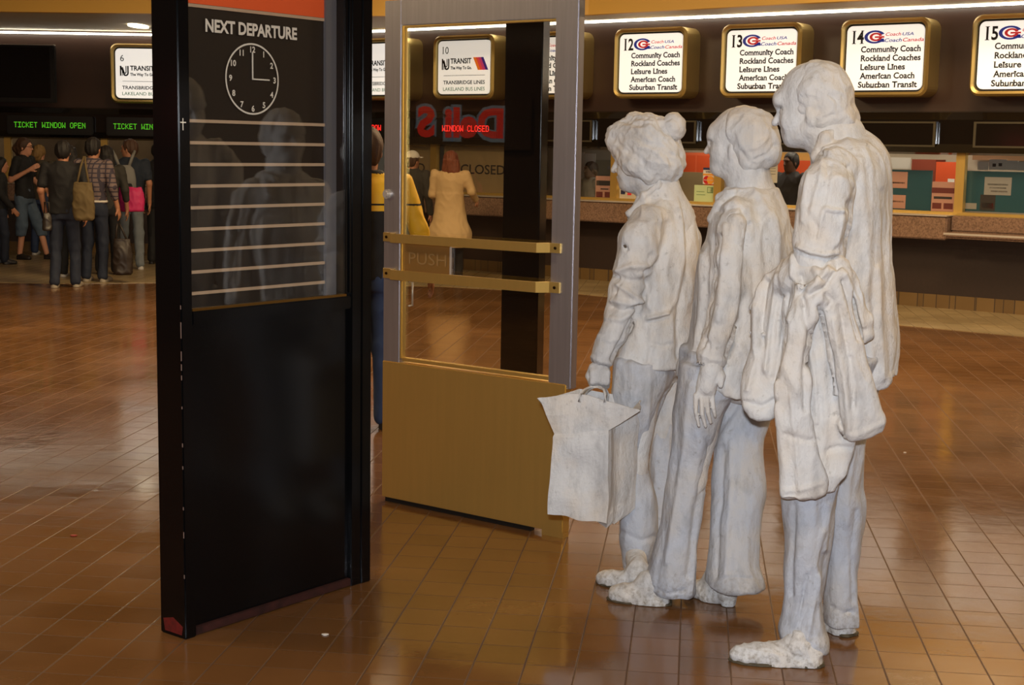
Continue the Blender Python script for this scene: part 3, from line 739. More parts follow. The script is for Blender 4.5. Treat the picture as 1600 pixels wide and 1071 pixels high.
link('clock_dial', ck.mesh('clock_dial'), M_PRINT, bd)
bpart('display_glass', [(0.045, 0.716, -0.014, -0.009, 1.046, 2.3)], M_GLASSB)
# small scuffs on the post: cross scratched in white paint, chipped primer at the foot
sc = MB(); sc.box(BF, 0.015, 0.0175, 0.0, 0.0006, 1.592, 1.628); sc.box(BF, 0.006, 0.028, 0.0, 0.0006, 1.614, 1.617); link('scratched_cross', sc.mesh('s'), M_PRINT, o)
BS = frame_of(BA, (-0.78909, 0.61427), (-0.61427, -0.78909))
ch = MB(); rr = random.Random(4)
ch.prism(BS, [(0.018, 0.012), (0.10, 0.012), (0.108, 0.05), (0.06, 0.062), (0.012, 0.04)], 0.0, 0.0008)
link('red_primer_chip', ch.mesh('s'), mat('red_primer', rgb(112, 22, 20), 0.6, noise=0.5, nscale=60), o)
for z0, hh in ((0.96, .05), (0.89, .03), (0.86, .02), (0.83, .015), (0.74, .008), (0.62, .012), (0.55, .01), (1.05, .012), (0.42, .01), (0.33, .02), (0.2, .012)):
    ch = MB(); ch.box(BS, 0.0, 0.004, 0.0, 0.0006, z0, z0 + hh)
    link('paint_chip', ch.mesh('s'), mat('bare_edge', rgb(120, 100, 92), 0.6), o)

# ------------------------------------------------------------------ steel and brass door with glass
DA = np.array([-0.561, 6.211, 0]); DF = frame_of(DA, (0.80766, -0.58965), (-0.58965, -0.80766))
o = empty('glass_door', DF(0.48, 0, 0), 'steel-framed glass door with brass push bars and kick panel, standing ajar', 'door', rz=RZD)
def dpart(name, boxes, m, bevel=0.0, parent=o, seg=2):
    mb = MB()
    for b in boxes: mb.box(DF, *b)
    return link(name, mb.mesh(name, bevel, seg=seg), m, parent)
dpart('stile', [(0.0, 0.092, -0.045, 0.0, 0.625, 2.16)], M_STEEL, 0.003)
dpart('stile', [(0.876, 0.984, -0.045, 0.0, 0.61, 2.16)], M_STEEL, 0.004)
dpart('top_rail', [(0.0, 0.984, -0.044, -0.001, 2.055, 2.16)], M_STEEL, 0.003)
dpart('glazing_bead', [(0.092, 0.104, -0.03, -0.004, 0.645, 2.055), (0.104, 0.876, -0.03, -0.004, 0.635, 0.65), (0.104, 0.876, -0.03, -0.006, 2.047, 2.056)], M_BRASS, 0.002)
dpart('kick_panel', [(0.0, 0.965, -0.045, 0.004, 0.022, 0.628)], M_BRASS, 0.003)
dpart('gap_shade', [(0.01, 0.80, -0.035, -0.008, 0.001, 0.022)], M_BLACKSATIN)  # black strip stands in for the dark gap under the door
dpart('bottom_pivot', [(0.86, 0.965, -0.04, 0.0, 0.0, 0.022)], M_BRASS)
gl = dpart('glass_pane', [(0.100, 0.880, -0.026, -0.020, 0.64, 2.05)], M_GLASSD)
for z0, z1 in ((1.148, 1.186), (0.990, 1.032)):
    bar = MB(); v0 = 0.055
    bar.hexa([DF(0.005, 0.0, z0), DF(0.005, 0.008, z0), DF(0.05, 0.012, z0), DF(0.085, v0, z0), DF(0.845, v0, z0), DF(0.88, 0.012, z0), DF(0.925, 0.008, z0), DF(0.925, 0.0, z0), DF(0.86, 0.0, z0), DF(0.835, v0 - .01, z0), DF(0.095, v0 - .01, z0), DF(0.07, 0.0, z0)],
             [DF(0.005, 0.0, z1), DF(0.005, 0.008, z1), DF(0.05, 0.012, z1), DF(0.085, v0, z1), DF(0.845, v0, z1), DF(0.88, 0.012, z1), DF(0.925, 0.008, z1), DF(0.925, 0.0, z1), DF(0.86, 0.0, z1), DF(0.835, v0 - .01, z1), DF(0.095, v0 - .01, z1), DF(0.07, 0.0, z1)])
    b_ = link('push_bar', bar.mesh('push_bar'), M_BRASS, o)
    for u in (0.026, 0.905):
        sc = MB(); zc = (z0 + z1) / 2
        sc.tube([DF(u, 0.006, zc), DF(u, 0.014, zc)], 0.006, 10); link('screw', sc.mesh('screw'), mat('dark_screw', rgb(60, 44, 24), 0.4, metal=1.0), b_)
pp = dpart('push_plate', [(0.106, 0.36, -0.018, -0.012, 1.02, 1.15)], mat('tan_push_plate', rgb(168, 128, 70), 0.4, metal=0.6), 0.002)
t = MB(); letters(t, DF, 'PUSH', 0.135, 1.058, 0.205, 0.05, -0.0118, bold=0.0); link('lettering', t.mesh('t'), mat('worn_engraving', rgb(146, 110, 62), 0.6), pp)
dpart('plate_edge', [(0.356, 0.361, -0.019, -0.011, 1.02, 1.15)], M_NOSE, parent=pp)
lk = MB(); lk.tube([DF(0.024, 0.0, 1.35), DF(0.024, 0.012, 1.35)], 0.02, 20); lk.tube([DF(0.024, 0.012, 1.35), DF(0.024, 0.02, 1.35)], 0.012, 16)
link('lock_cylinder', lk.mesh('lock'), M_NOSE, o)
hb = MB(); hb.tube([DF(0.127, -0.045, 0.872), DF(0.127, -0.045, 0.985)], 0.005, 10); hb.tube([DF(0.127, -0.02, 0.875), DF(0.127, -0.045, 0.875)], 0.004, 8); hb.tube([DF(0.127, -0.02, 0.98), DF(0.127, -0.045, 0.98)], 0.004, 8)
link('pull_handle', hb.mesh('h', smooth=True), M_NOSE, o)

# black post standing behind the door
pl = at(786, 300, 6.75); pr_ = at(844, 300, 6.70)
e2 = np.array([pr_[0] - pl[0], pr_[1] - pl[1]]); wd = np.linalg.norm(e2); e2 /= wd
PF = frame_of((pl[0], pl[1], 0), e2, (e2[1], -e2[0]))
o = empty('black_post', PF(wd / 2, -0.05, 0), 'square black post standing right behind the glass door', 'post', rz=math.atan2(e2[1], e2[0]))
m = MB(); m.box(PF, 0, wd, -0.12, 0, 0.012, 2.5); link('post_shaft', m.mesh('p', 0.004), M_BLACK, o)
m = MB(); m.box(PF, -0.01, wd + 0.01, -0.13, 0.01, 0, 0.012); link('base_plate', m.mesh('p'), M_BLACK, o)

# deli shop front on the left side of the hall, mirrored in the door glass
o = empty('shop_sign', (-8.9, 3.55, 1.6), 'lit red shop sign on the left side wall, mirrored in the door glass', 'sign')
SF = frame_of((-8.97, 0, 0), (0, 1), (1, 0))
m = MB(); m.box(SF, 2.8, 5.2, 0.0, 0.06, 1.52, 2.08); link('sign_panel', m.mesh('p', 0.01), M_WALL, o)
t = MB(); letters(t, SF, 'Deli S', 3.10, 1.645, 0.96, 0.30, 0.061, bold=0.10); link('letter_halo', t.mesh('t'), mat('pale_halo', rgb(150, 170, 186), 0.4, emit=0.35), o)
t = MB(); letters(t, SF, 'Deli S', 3.12, 1.66, 0.92, 0.28, 0.07, bold=0.045); link('lettering', t.mesh('t'), mat('red_lit_letter', rgb(236, 44, 24), 0.4, emit=0.9), o)
# ================================================================== the three plaster figures
PLASTER = plaster_mat('white_plaster', rgb(208, 207, 207), rgb(132, 128, 126), rgb(210, 199, 186), 0.6)
PLASTER_SHADE = plaster_mat('shaded_plaster', rgb(186, 190, 200), rgb(118, 119, 122), rgb(196, 191, 186), 0.6)  # cooler copy for the trousers, bluish-grey shade put into the colour

class Fig:
    def __init__(s, Y, phi): s.Y = Y; s.phi = math.radians(phi); s.f = np.array([-math.cos(s.phi), math.sin(s.phi), 0]); s.l = np.array([-math.sin(s.phi), -math.cos(s.phi), 0])
    def p(s, px, py, dy=0.0): return at(px, py, s.Y + dy)
    def r(s, wpx, dy=0.0): return wpx / 2.0 / pxm(s.Y + dy)
    def ch(s, S, rows, k=0.02, op='u'):
        S.chain([(s.p(x, y, dy), s.r(w_, dy)) for x, y, w_, dy in rows], k, op)
    def rows(s, rows, ratio=1.3, dy=0.0, grow=0.0, phi=None):
        out = []; ph = s.phi if phi is None else math.radians(phi)
        for r_ in rows:
            py, xl, xr = r_[:3]; d = r_[3] if len(r_) > 3 else dy; ra = r_[4] if len(r_) > 4 else ratio
            A = s.p(xl, py, d); B = s.p(xr, py, d); hw = (B[0] - A[0]) / 2 + grow; c = (A + B) / 2
            a = hw / math.sqrt(math.cos(ph) ** 2 + (ra * math.sin(ph)) ** 2)
            out.append((c[2], c[0], c[1], a, ra * a, math.pi - ph))
        return out
    def head_frame(s, tilt=0.0):
        t = math.radians(tilt); f = s.f * math.cos(t) - np.array([0, 0, 1]) * math.sin(t); u = s.f * math.sin(t) + np.array([0, 0, 1]) * math.cos(t)
        return np.array([f, s.l, u])
    def hp(s, c, px, py, lat=0.0, dy=0.0):
        """point on the sagittal plane of the head whose centre pixel is c"""
        C = s.p(c[0], c[1], dy); q = s.p(px, py, dy); t = -(q[0] - C[0]) / math.cos(s.phi)
        p = C + s.f * t; p[2] = q[2] + (p[1] - C[1]) * 0.0
        return p + s.l * lat

def hand(S, wrist, dirv, palm, size=0.19, curl=0.35, thumb=1, k=0.006):
    """five-fingered hand: dirv wrist->fingers, palm = normal out of the palm, thumb = side sign"""
    d = np.array(dirv, float); d /= np.linalg.norm(d); n = np.array(palm, float); n -= d * (n @ d); n /= np.linalg.norm(n); t = np.cross(d, n) * thumb
    u = size / 0.19; w_ = np.array(wrist, float)
    S.cap(w_ - d * 0.03 * u, w_ + d * 0.01 * u, 0.026 * u, 0.026 * u, 0.012)
    for o in (-0.026, -0.009, 0.009, 0.026):
        S.cap(w_ + d * 0.015 * u + t * o * 0.7 * u, w_ + d * 0.088 * u + t * o * u, 0.0145 * u, 0.0125 * u, 0.014)
    for o, ln, cu in ((-0.030, 0.062, 1.15), (-0.0105, 0.074, 1.05), (0.0095, 0.080, 0.95), (0.0295, 0.070, 0.85)):
        p = w_ + d * 0.092 * u + t * o * u; a = 0
        for j, fr in enumerate((0.45, 0.32, 0.23)):
            a += curl * cu * (0.8 if j == 0 else 1.0)
            q = p + (d * math.cos(a) + n * math.sin(a)) * ln * fr * u; r0 = (0.0095, 0.0085, 0.0078, 0.0068)
            S.cap(p, q, r0[j] * u, r0[j + 1] * u, k); p = q
    a = w_ + d * 0.022 * u + t * 0.026 * u; b = a + (d * 0.62 + t * 0.6 + n * 0.25) * 0.045 * u; c = b + (d * 0.85 + t * 0.2 + n * 0.3) * 0.032 * u
    S.chain([(a, 0.0135 * u), (b, 0.0105 * u), (c, 0.0082 * u)], 0.01)

def shoe(S, heel, toe, wid=0.088, ankle=None, heel_h=0.0, kk=0.025):
    h = np.array(heel, float); t = np.array(toe, float); d = t - h; L = np.linalg.norm(d); d /= L; sd = np.array([-d[1], d[0], 0])
    z = lambda v: np.array([0, 0, v])
    S.cap(h + d * 0.042 + z(0.036 + heel_h), h + d * 0.10 + z(0.032 + heel_h), wid * 0.38, wid * 0.37, kk)
    S.cap(h + d * 0.09 + z(0.046 + heel_h), h + d * L * 0.62 + z(0.027 + heel_h * 0.2), wid * 0.38, wid * 0.32, kk)
    for o in (-1, 1): S.cap(h + d * L * 0.55 + sd * o * wid * 0.16 + z(0.024 + heel_h * 0.2), h + d * L * 0.80 + sd * o * wid * 0.15 + z(0.021), wid * 0.29, wid * 0.24, kk)
    S.cap(h + d * L * 0.75 + z(0.024), t - d * 0.030 + z(0.022), wid * 0.33, 0.024, kk)
    if ankle is not None: S.cap(h + d * 0.085 + z(0.075 + heel_h), np.array(ankle), 0.038, 0.036, 0.025)
    if heel_h: S.cap(h + d * 0.035 + z(0.0), h + d * 0.035 + z(heel_h), 0.024, 0.03, 0.008)
    # welt of the sole
    S.cap(h + d * 0.05 + z(0.008 + heel_h), h + d * L * 0.5 + z(0.008 + heel_h * 0.3), wid * 0.47, wid * 0.46, 0.004)

M_SOLE = mat('grimy_sole', rgb(96, 84, 62), 0.7, noise=0.6, nscale=50)
def sole(parent, heel, toe, wid, origin):
    h = np.array(heel, float); t = np.array(toe, float); d = t - h; L = np.linalg.norm(d); d /= L; s_ = np.array([-d[1], d[0], 0]); pts = []
    out = [(0.0, .18), (.06, .36), (.2, .42), (.42, .36), (.66, .46), (.85, .36), (.96, .16), (1.0, 0)]
    for u, w_ in out: pts.append(h + d * u * L + s_ * w_ * wid)
    for u, w_ in out[::-1][1:]: pts.append(h + d * u * L - s_ * w_ * wid)
    m = MB(); m.hexa([(p[0], p[1], 0.0008) for p in pts], [(p[0], p[1], 0.010) for p in pts]); o = link('sole', m.mesh('sole', 0.002), M_SOLE, parent); o['label'] = 'grimy sole'
LUMP = [(0.0035, (3.2, 3.2, 2.6), 3, 'w'), (0.0022, (9, 9, 6), 4, 'w'), (0.0012, (22, 22, 15), 5, 'w')]
def crisp(amp): return [(amp * a, f, s_, k_) for a, f, s_, k_ in LUMP]

# ------------------------------------------------------------------ woman with the hair bun
F1 = Fig(5.20, 28)
base1 = at_z(1004, 893); base1[2] = 0
st1 = empty('plaster_statue', base1, 'white plaster statue of a woman with a hair bun carrying a shopping bag', 'statue', 'white plaster commuters in a queue')
def build_w1():
    F = F1; hc = (1012, 238)
    # --- body: head, neck, core, legs, hands
    S = SDF((-0.05, 4.8, 0.0), (0.85, 5.65, 1.75), 0.0045)
    M = F.head_frame(8); px = 1 / pxm(5.2)
    H = lambda x, y, lat=0: F.hp(hc, x, y, lat)
    S.ell(H(1014, 236), (46 * px, 0.075, 50 * px), M, 0.0)
    S.ell(H(990, 268), (24 * px, 0.054, 34 * px), M, 0.03)            # face
    S.cap(H(983, 288), H(1000, 286), 0.026, 0.036, 0.03)              # chin and jaw
    for sgn in (-1, 1): S.cap(H(1010, 280, sgn * 0.045), H(988, 288, sgn * 0.022), 0.022, 0.02, 0.025)
    S.ell(H(968, 236), (9 * px, 0.052, 16 * px), M, 0.025)            # brow
    S.cap(H(967, 249), H(961, 266.5), 0.008, 0.0105, 0.006)            # nose
    for sgn in (-1, 1):
        S.ell(H(968, 267, sgn * 0.011), (0.011, 0.008, 0.008), M, 0.006)
        S.ell(H(970.5, 252, sgn * 0.032), (0.018, 0.017, 0.012), M, 0.012, 'sub')
        S.ell(H(975, 252, sgn * 0.030), (0.013, 0.014, 0.010), M, 0.006)
        S.ell(H(985, 268, sgn * 0.040), (0.026, 0.018, 0.026), M, 0.02)
    S.ell(H(969.5, 277.5), (0.009, 0.021, 0.0055), M, 0.006); S.ell(H(971, 282.5), (0.009, 0.018, 0.006), M, 0.006)
    S.ell(H(976, 292), (0.014, 0.02, 0.014), M, 0.012)
    F.ch(S, [(1024, 268, 62, 0), (1030, 300, 62, 0), (1034, 330, 74, 0)], 0.03)      # neck
    F.ch(S, [(1040, 350, 90, 0), (1030, 460, 90, 0), (1022, 560, 88, 0)], 0.05)
    F.ch(S, [(1008, 365, 34, -.16), (976, 465, 30, -.17), (943, 550, 24, -.205)], 0.03)
    F.ch(S, [(1060, 365, 34, .16), (1052, 470, 30, .18), (1040, 560, 24, .17)], 0.03)
    F.ch(S, [(1010, 590, 58, -.08), (990, 730, 40, -.08), (1000, 860, 26, -.09)], 0.03)
    F.ch(S, [(1040, 590, 58, .1), (1036, 730, 40, .12), (1034, 860, 26, .12)], 0.03)
    # left hand closed round the bag handles
    S.cap(F.p(941, 556, -.21), F.p(938, 574, -.21), 0.026, 0.029, 0.012)
    S.ell(F.p(937, 585, -.21), (0.031, 0.036, 0.036), None, 0.015)
    for i, x in enumerate((925.5, 933, 940.5, 947.5)):
        y0 = 588 - (i == 1) * 2
        S.chain([(F.p(x + 1, y0 - 6, -.235), 0.0115), (F.p(x, y0 + 9, -.24), 0.0105), (F.p(x, y0 + 15, -.215), 0.0095), (F.p(x + 1, y0 + 9, -.19), 0.009)], 0.004)
    S.chain([(F.p(926, 574, -.22), 0.013), (F.p(920.5, 588, -.21), 0.011), (F.p(923, 598, -.225), 0.009)], 0.008)
    hand(S, F.p(1037, 572, .17), (-0.2, 0.1, -1), (-1, 0, 0), 0.18, 0.3, 1)
    sculpt('body', S, PLASTER, st1, base1, crisp(0.45))
    # --- hair: full swept-up cap and a bun
    S = SDF((0.2, 4.9, 1.36), (0.75, 5.5, 1.86), 0.0045)
    S.ell(H(1011, 225), (50 * px, 0.104, 46 * px), M, 0)
    S.ell(H(1033, 248), (33 * px, 0.100, 34 * px), M, 0.02)
    S.ell(H(978, 210), (27 * px, 0.088, 20 * px), M, 0.03)
    S.cap(H(965, 213), H(990, 194), 0.03, 0.04, 0.02)
    S.cap(H(968, 226, .05), H(1000, 256, .075), 0.026, 0.034, 0.02); S.cap(H(968, 226, -.05), H(1000, 256, -.075), 0.026, 0.034, 0.02)
    S.cap(H(1000, 256, .075), H(1022, 272, .055), 0.032, 0.03, 0.02); S.cap(H(1000, 256, -.075), H(1022, 272, -.055), 0.032, 0.03, 0.02)
    S.cap(H(1026, 270, 0), H(1046, 262, 0), 0.05, 0.045, 0.03)
    # keep the face clear
    S.ell(H(976, 266), (26 * px, 0.058, 36 * px), M, 0.012, 'sub')
    hair = sculpt('hair', S, PLASTER, st1, base1, crisp(0.8) + [(0.0045, (14, 14, 9), 21, 'r'), (0.002, (30, 30, 22), 22, 'r')],
                  strokes=[([(960, 222), (985, 252), (1016, 276)], 4, 0.004), ([(978, 192), (1000, 196), (1016, 180)], 2.5, -0.004), ([(1026, 186), (1040, 208), (1058, 220)], 3, -0.006),
                           ([(985, 225), (1010, 250), (1050, 258)], 3, 0.003), ([(1000, 215), (1030, 240), (1062, 245)], 3, -0.003), ([(990, 205), (1008, 228), (1040, 262)], 2.5, -0.003)])
    S = SDF((0.45, 4.95, 1.5), (0.8, 5.45, 1.86), 0.004)
    S.ell(H(1051, 198), (18.5 * px, 0.043, 20.5 * px), M, 0)
    sculpt('hair_bun', S, PLASTER, hair, base1, crisp(0.5) + [(0.002, (20, 20, 20), 9, 'r')],
           strokes=[([(1040, 190), (1050, 184), (1060, 190), (1063, 202)], 2.5, -0.003)])
    # --- trousers
    S = SDF((0.1, 4.85, 0.03), (0.85, 5.65, 0.92), 0.0055)
    near = [(562, 960, 1052), (600, 957, 1047), (631, 956, 1037), (683, 959, 1016), (717, 961, 1010), (747, 963, 1018), (784, 966, 1025), (825, 968, 1026), (859, 973, 1022), (880, 975, 1014), (893, 976, 1010)]
    far = [(562, 990, 1070), (590, 1000, 1068), (640, 1016, 1066), (700, 1012, 1062), (760, 1015, 1060), (820, 1016, 1058), (890, 1012, 1055)]
    S.stack(F.rows(near, 1.15, -.07), 0); S.stack(F.rows(far, 1.1, .11), 0.03)
    S.stack(F.rows([(550, 962, 1072), (575, 960, 1071), (600, 962, 1062)], 1.5, 0.02), 0.03)
    S.stack(F.rows([(880, 982, 1007), (905, 982, 1003)], 1.15, -.07), 0.0, 'sub')
    sculpt('trousers', S, PLASTER_SHADE, st1, base1, crisp(0.8) + [(0.006, (5, 5, 1.6), 31, 'w'), (0.003, (9, 9, 3), 32, 'r')],
           strokes=[([(1059, 594), (1037, 631), (1014, 683), (1009, 717)], 4, -0.006), ([(970, 830), (1000, 845), (1022, 838)], 4, -0.004)])
    # --- jacket with sleeves
    S = SDF((0.1, 4.75, 0.78), (0.92, 5.65, 1.46), 0.005)
    tor = [(280, 1010, 1055), (290, 1003, 1060), (304, 997, 1067), (320, 990, 1079), (336, 984, 1087), (358, 982, 1091), (390, 976, 1093), (430, 971, 1092), (470, 967, 1089), (505, 964, 1087), (540, 960, 1086), (572, 956, 1085), (580, 956, 1085)]
    ratios = [0.9, 0.9, 1.0, 1.25, 1.5, 1.55, 1.45, 1.35, 1.3, 1.3, 1.35, 1.4, 1.4]
    tor = [r_ + (0.0, q_) for r_, q_ in zip(tor, ratios)]
    zh = F.p(1010, 568)[2]; xh = F.p(1010, 568)[0]
    S.stack(F.rows(tor), 0, hem=lambda X, Y: zh + 0.0 * (X - xh))
    arm = [(1010, 345, 52, -.13), (997, 376, 64, -.15), (988, 415, 57, -.165), (977, 455, 50, -.17), (969, 490, 46, -.17), (956, 525, 40, -.19), (944, 550, 34, -.205), (940, 562, 33, -.21)]
    F.ch(S, arm, 0.022)
    F.ch(S, [(1056, 345, 52, .14), (1062, 376, 60, .17), (1066, 430, 54, .19), (1058, 490, 46, .19), (1044, 545, 36, .18), (1040, 562, 34, .18)], 0.022)
    S.stack(F.rows([(562, 966, 1076, 0, 1.4), (590, 966, 1076, 0, 1.4)]), 0.004, 'sub')
    S.cap(F.p(939, 566, -.21), F.p(936, 580, -.21), 0.030, 0.030, 0.003, 'sub')
    S.stack(F.rows([(284, 1000, 1050, 0, .8), (270, 1000, 1050, 0, .8)]), 0.006, 'sub')
    # collar roll and lapel
    S.chain([(F.p(1050, 284, -.03), 0.014), (F.p(1030, 288, -.07), 0.017), (F.p(1006, 306, -.075), 0.016), (F.p(985, 333, -.06), 0.013)], 0.012)
    st = [([(962, 424), (985, 416), (1012, 416), (1024, 398)], 5, 0.010), ([(960, 432), (984, 440), (1004, 438)], 4, -0.007), ([(963, 445), (975, 452), (1000, 470)], 4, 0.008),
          ([(955, 470), (985, 476), (1003, 469)], 4, 0.009), ([(955, 480), (975, 488), (998, 478)], 4, -0.007), ([(948, 497), (970, 500), (992, 486)], 4, 0.006), ([(958, 430), (966, 444), (958, 458)], 4, -0.008),
          ([(1012, 425), (1012, 450), (1005, 470), (990, 500), (975, 524), (958, 562)], 4.5, -0.013), ([(1012, 425), (1030, 410), (1040, 380), (1044, 350)], 5, -0.006),
          ([(1012, 498), (1026, 494), (1042, 490)], 3, 0.014), ([(1012, 503), (1030, 500), (1042, 494)], 3, -0.008), ([(1010, 450), (1014, 478), (1022, 492)], 4, 0.006),
          ([(1066, 300), (1074, 350), (1072, 420), (1062, 480), (1060, 560)], 4, -0.006), ([(1080, 330), (1083, 390), (1078, 470)], 4, 0.004), ([(1060, 330), (1066, 400), (1056, 470), (1040, 490)], 4, 0.005),
          ([(1075, 342), (1087, 338)], 2, 0.002), ([(975, 385), (979, 390)], 3, -0.009), ([(925, 558), (940, 566), (954, 568)], 3, 0.004), ([(936, 526), (952, 533), (966, 530)], 3, 0.003),
          ([(1016, 512), (1018, 540), (1014, 566)], 4, 0.004), ([(975, 330), (1000, 350), (1030, 345)], 5, 0.004), ([(1018, 536), (1034, 542), (1050, 538)], 3, -0.004)]
    sculpt('jacket', S, PLASTER, st1, base1, crisp(0.8) + [(0.005, (6, 6, 2.2), 41, 'w'), (0.003, (11, 11, 4), 42, 'r')], st)
    # --- shoes
    for heel, toe, an in ((at_z(930, 911) + np.array([.225, -.10, 0]), at_z(930, 911), F.p(992, 862, -.08)), (at_z(985, 886) + np.array([.22, -.10, 0]), at_z(985, 886), F.p(1034, 850, .12))):
        S = SDF(np.minimum(heel, toe) - [.1, .1, 0.01], np.maximum(heel, toe) + [.1, .1, .18], 0.004)
        shoe(S, heel, toe, 0.085, an)
        sole(sculpt('shoe', S, PLASTER, st1, base1, crisp(0.6) + [(0.0014, (18, 18, 18), 51, 'r')]), heel, toe, 0.085, base1)
build_w1()
def chip():
    jk = [c for c in bpy.data.objects if c.parent == st1 and c.name.startswith('jacket')][0]
    n = len(jk.data.vertices); C_ = np.zeros(n * 3); jk.data.vertices.foreach_get('co', C_); C_ = C_.reshape(-1, 3) + np.array(st1.location); a, b = project(C_)
    dd = np.hypot(a - 978, b - 387) + 40 * (C_[:, 1] - C_[:, 1].min()); p = C_[np.argmin(dd)]
    m = MB(); pts = [(-.010, .006), (-.003, .010), (.006, .002), (.014, -.006), (.004, -.006), (-.006, -.002)]
    m.hexa([(p[0] + u, p[1] - .0035, p[2] + v_) for u, v_ in pts], [(p[0] + u, p[1] + .004, p[2] + v_) for u, v_ in pts])
    c = link('chipped_spot', m.mesh('chip', .001), mat('chip_brown', rgb(84, 66, 44), .7, noise=.4, nscale=90), jk); c['label'] = 'dark chipped spot'
chip()

# ------------------------------------------------------------------ woman with short hair
F2 = Fig(4.86, 22)
base2 = at_z(1090, 951); base2[2] = 0
st2 = empty('plaster_statue', base2, 'white plaster statue of a short-haired woman in flared trousers, middle of the queue', 'statue', 'white plaster commuters in a queue')
def build_w2():
    F = F2; hc = (1160, 216); px = 1 / pxm(4.86)
    M = F.head_frame(0)
    H = lambda x, y, lat=0: F.hp(hc, x, y, lat)
    S = SDF((0.3, 4.4, 0.0), (1.15, 5.25, 1.78), 0.004)
    S.ell(H(1159, 212), (48 * px, 0.073, 45 * px), M, 0.0)
    S.ell(H(1136, 240), (25 * px, 0.056, 34 * px), M, 0.03)
    S.cap(H(1124, 262), H(1146, 262), 0.024, 0.036, 0.03)
    for sgn in (-1, 1): S.cap(H(1150, 254, sgn * 0.046), H(1128, 264, sgn * 0.02), 0.022, 0.02, 0.025)
    S.ell(H(1118, 212), (9 * px, 0.05, 17 * px), M, 0.025)
    S.cap(H(1115, 221), H(1106.5, 237), 0.0075, 0.0105, 0.005)
    for sgn in (-1, 1):
        S.ell(H(1114, 238, sgn * 0.011), (0.011, 0.008, 0.008), M, 0.006)
        S.ell(H(1116, 224, sgn * 0.032), (0.018, 0.017, 0.012), M, 0.012, 'sub')
        S.ell(H(1120.5, 224, sgn * 0.030), (0.013, 0.014, 0.010), M, 0.006)
        S.ell(H(1130, 240, sgn * 0.042), (0.026, 0.018, 0.028), M, 0.02)
        S.ell(H(1151, 238, sgn * 0.071), (0.012, 0.008, 0.027), M, 0.008)
    S.ell(H(1114.5, 248.5), (0.0095, 0.021, 0.0055), M, 0.006); S.ell(H(1115.5, 254), (0.009, 0.018, 0.006), M, 0.006)
    S.ell(H(1121, 264), (0.015, 0.021, 0.014), M, 0.012)
    F.ch(S, [(1166, 250, 60, 0), (1170, 280, 62, 0), (1174, 310, 74, 0)], 0.03)
    F.ch(S, [(1182, 340, 90, 0), (1170, 470, 90, 0), (1160, 590, 86, 0)], 0.05)
    F.ch(S, [(1150, 350, 36, -.19), (1138, 455, 30, -.21), (1114, 560, 23, -.21)], 0.03)
    F.ch(S, [(1200, 350, 36, .18), (1196, 470, 30, .2), (1180, 570, 24, .2)], 0.03)
    F.ch(S, [(1110, 610, 60, -.08), (1080, 750, 42, -.07), (1050, 890, 28, -.05)], 0.03)
    F.ch(S, [(1160, 610, 60, .09), (1156, 750, 42, .03), (1148, 890, 28, -.02)], 0.03)
    # left hand, hanging: palm block, four fingers, thumb
    d0 = -.22
    S.chain([(F.p(1113, 556, d0), F.r(27)), (F.p(1111, 580, d0), F.r(31)), (F.p(1104, 604, d0), F.r(29))], 0.012)
    for o in (1091.5, 1099, 1106, 1112): S.cap(F.p(o + 6, 588, d0), F.p(o, 616, d0 - .005), 0.0125, 0.0105, 0.006)
    for (a, b, c), dd in ((((1087.5, 618), (1087.5, 645), (1092, 666)), -.010), (((1096, 621), (1097, 648), (1102.5, 667)), -.018), (((1104, 620), (1106, 644), (1110.5, 661)), -.018), (((1111.5, 615), (1114, 637), (1117.5, 651)), -.010)):
        S.chain([(F.p(*a, d0 + dd * .5), 0.0088), (F.p(*b, d0 + dd), 0.0076), (F.p(*c, d0 + dd * .2), 0.0062)], 0.001)
    S.chain([(F.p(1120, 576, d0), 0.014), (F.p(1127, 588, d0 - .015), 0.0125), (F.p(1126, 603, d0 - .03), 0.009)], 0.01)
    hand(S, F.p(1178, 580, .2), (-0.2, 0.1, -1), (-1, 0, 0), 0.18, 0.3, 1)
    sculpt('body', S, PLASTER, st2, base2, crisp(0.4))
    # --- hair
    S = SDF((0.45, 4.5, 1.38), (1.05, 5.2, 1.82), 0.0045)
    S.ell(H(1166, 212), (50 * px, 0.090, 46.5 * px), M, 0)
    S.ell(H(1176, 228), (41 * px, 0.087, 34 * px), M, 0.02)
    S.cap(H(1172, 246, .03), H(1196, 240, .02), 0.05, 0.045, 0.02); S.cap(H(1172, 246, -.03), H(1196, 240, -.02), 0.05, 0.045, 0.02)
    A = H(1128, 172); B = H(1145, 246); dv = B - A; t3 = np.array([F.f @ dv, dv[2]]); nrm = np.array([t3[1], -t3[0]]) * -1; nrm /= np.linalg.norm(nrm)
    S.cut(lambda X, Y, Z: (((X - A[0]) * F.f[0] + (Y - A[1]) * F.f[1]) * nrm[0] + (Z - A[2]) * nrm[1]) - 0.005 * np.sin(Z * 90), 0.045)
    S.ell(H(1147, 245, .085), (0.016, 0.03, 0.022), M, 0.01, 'sub'); S.ell(H(1147, 245, -.085), (0.016, 0.03, 0.022), M, 0.01, 'sub')
    sculpt('hair', S, PLASTER, st2, base2, crisp(0.9) + [(0.0022, (9, 9, 5), 23, 'r'), (0.002, (20, 20, 10), 24, 'r')],
           strokes=[([(1158, 238), (1168, 252), (1178, 257)], 3, -0.003), ([(1150, 205), (1158, 228), (1172, 244)], 3, 0.002), ([(1196, 180), (1206, 200), (1210, 225)], 4, -0.004),
                    ([(1180, 250), (1200, 242), (1212, 228)], 3, -0.006), ([(1165, 235), (1185, 230), (1200, 215)], 3, 0.003)])
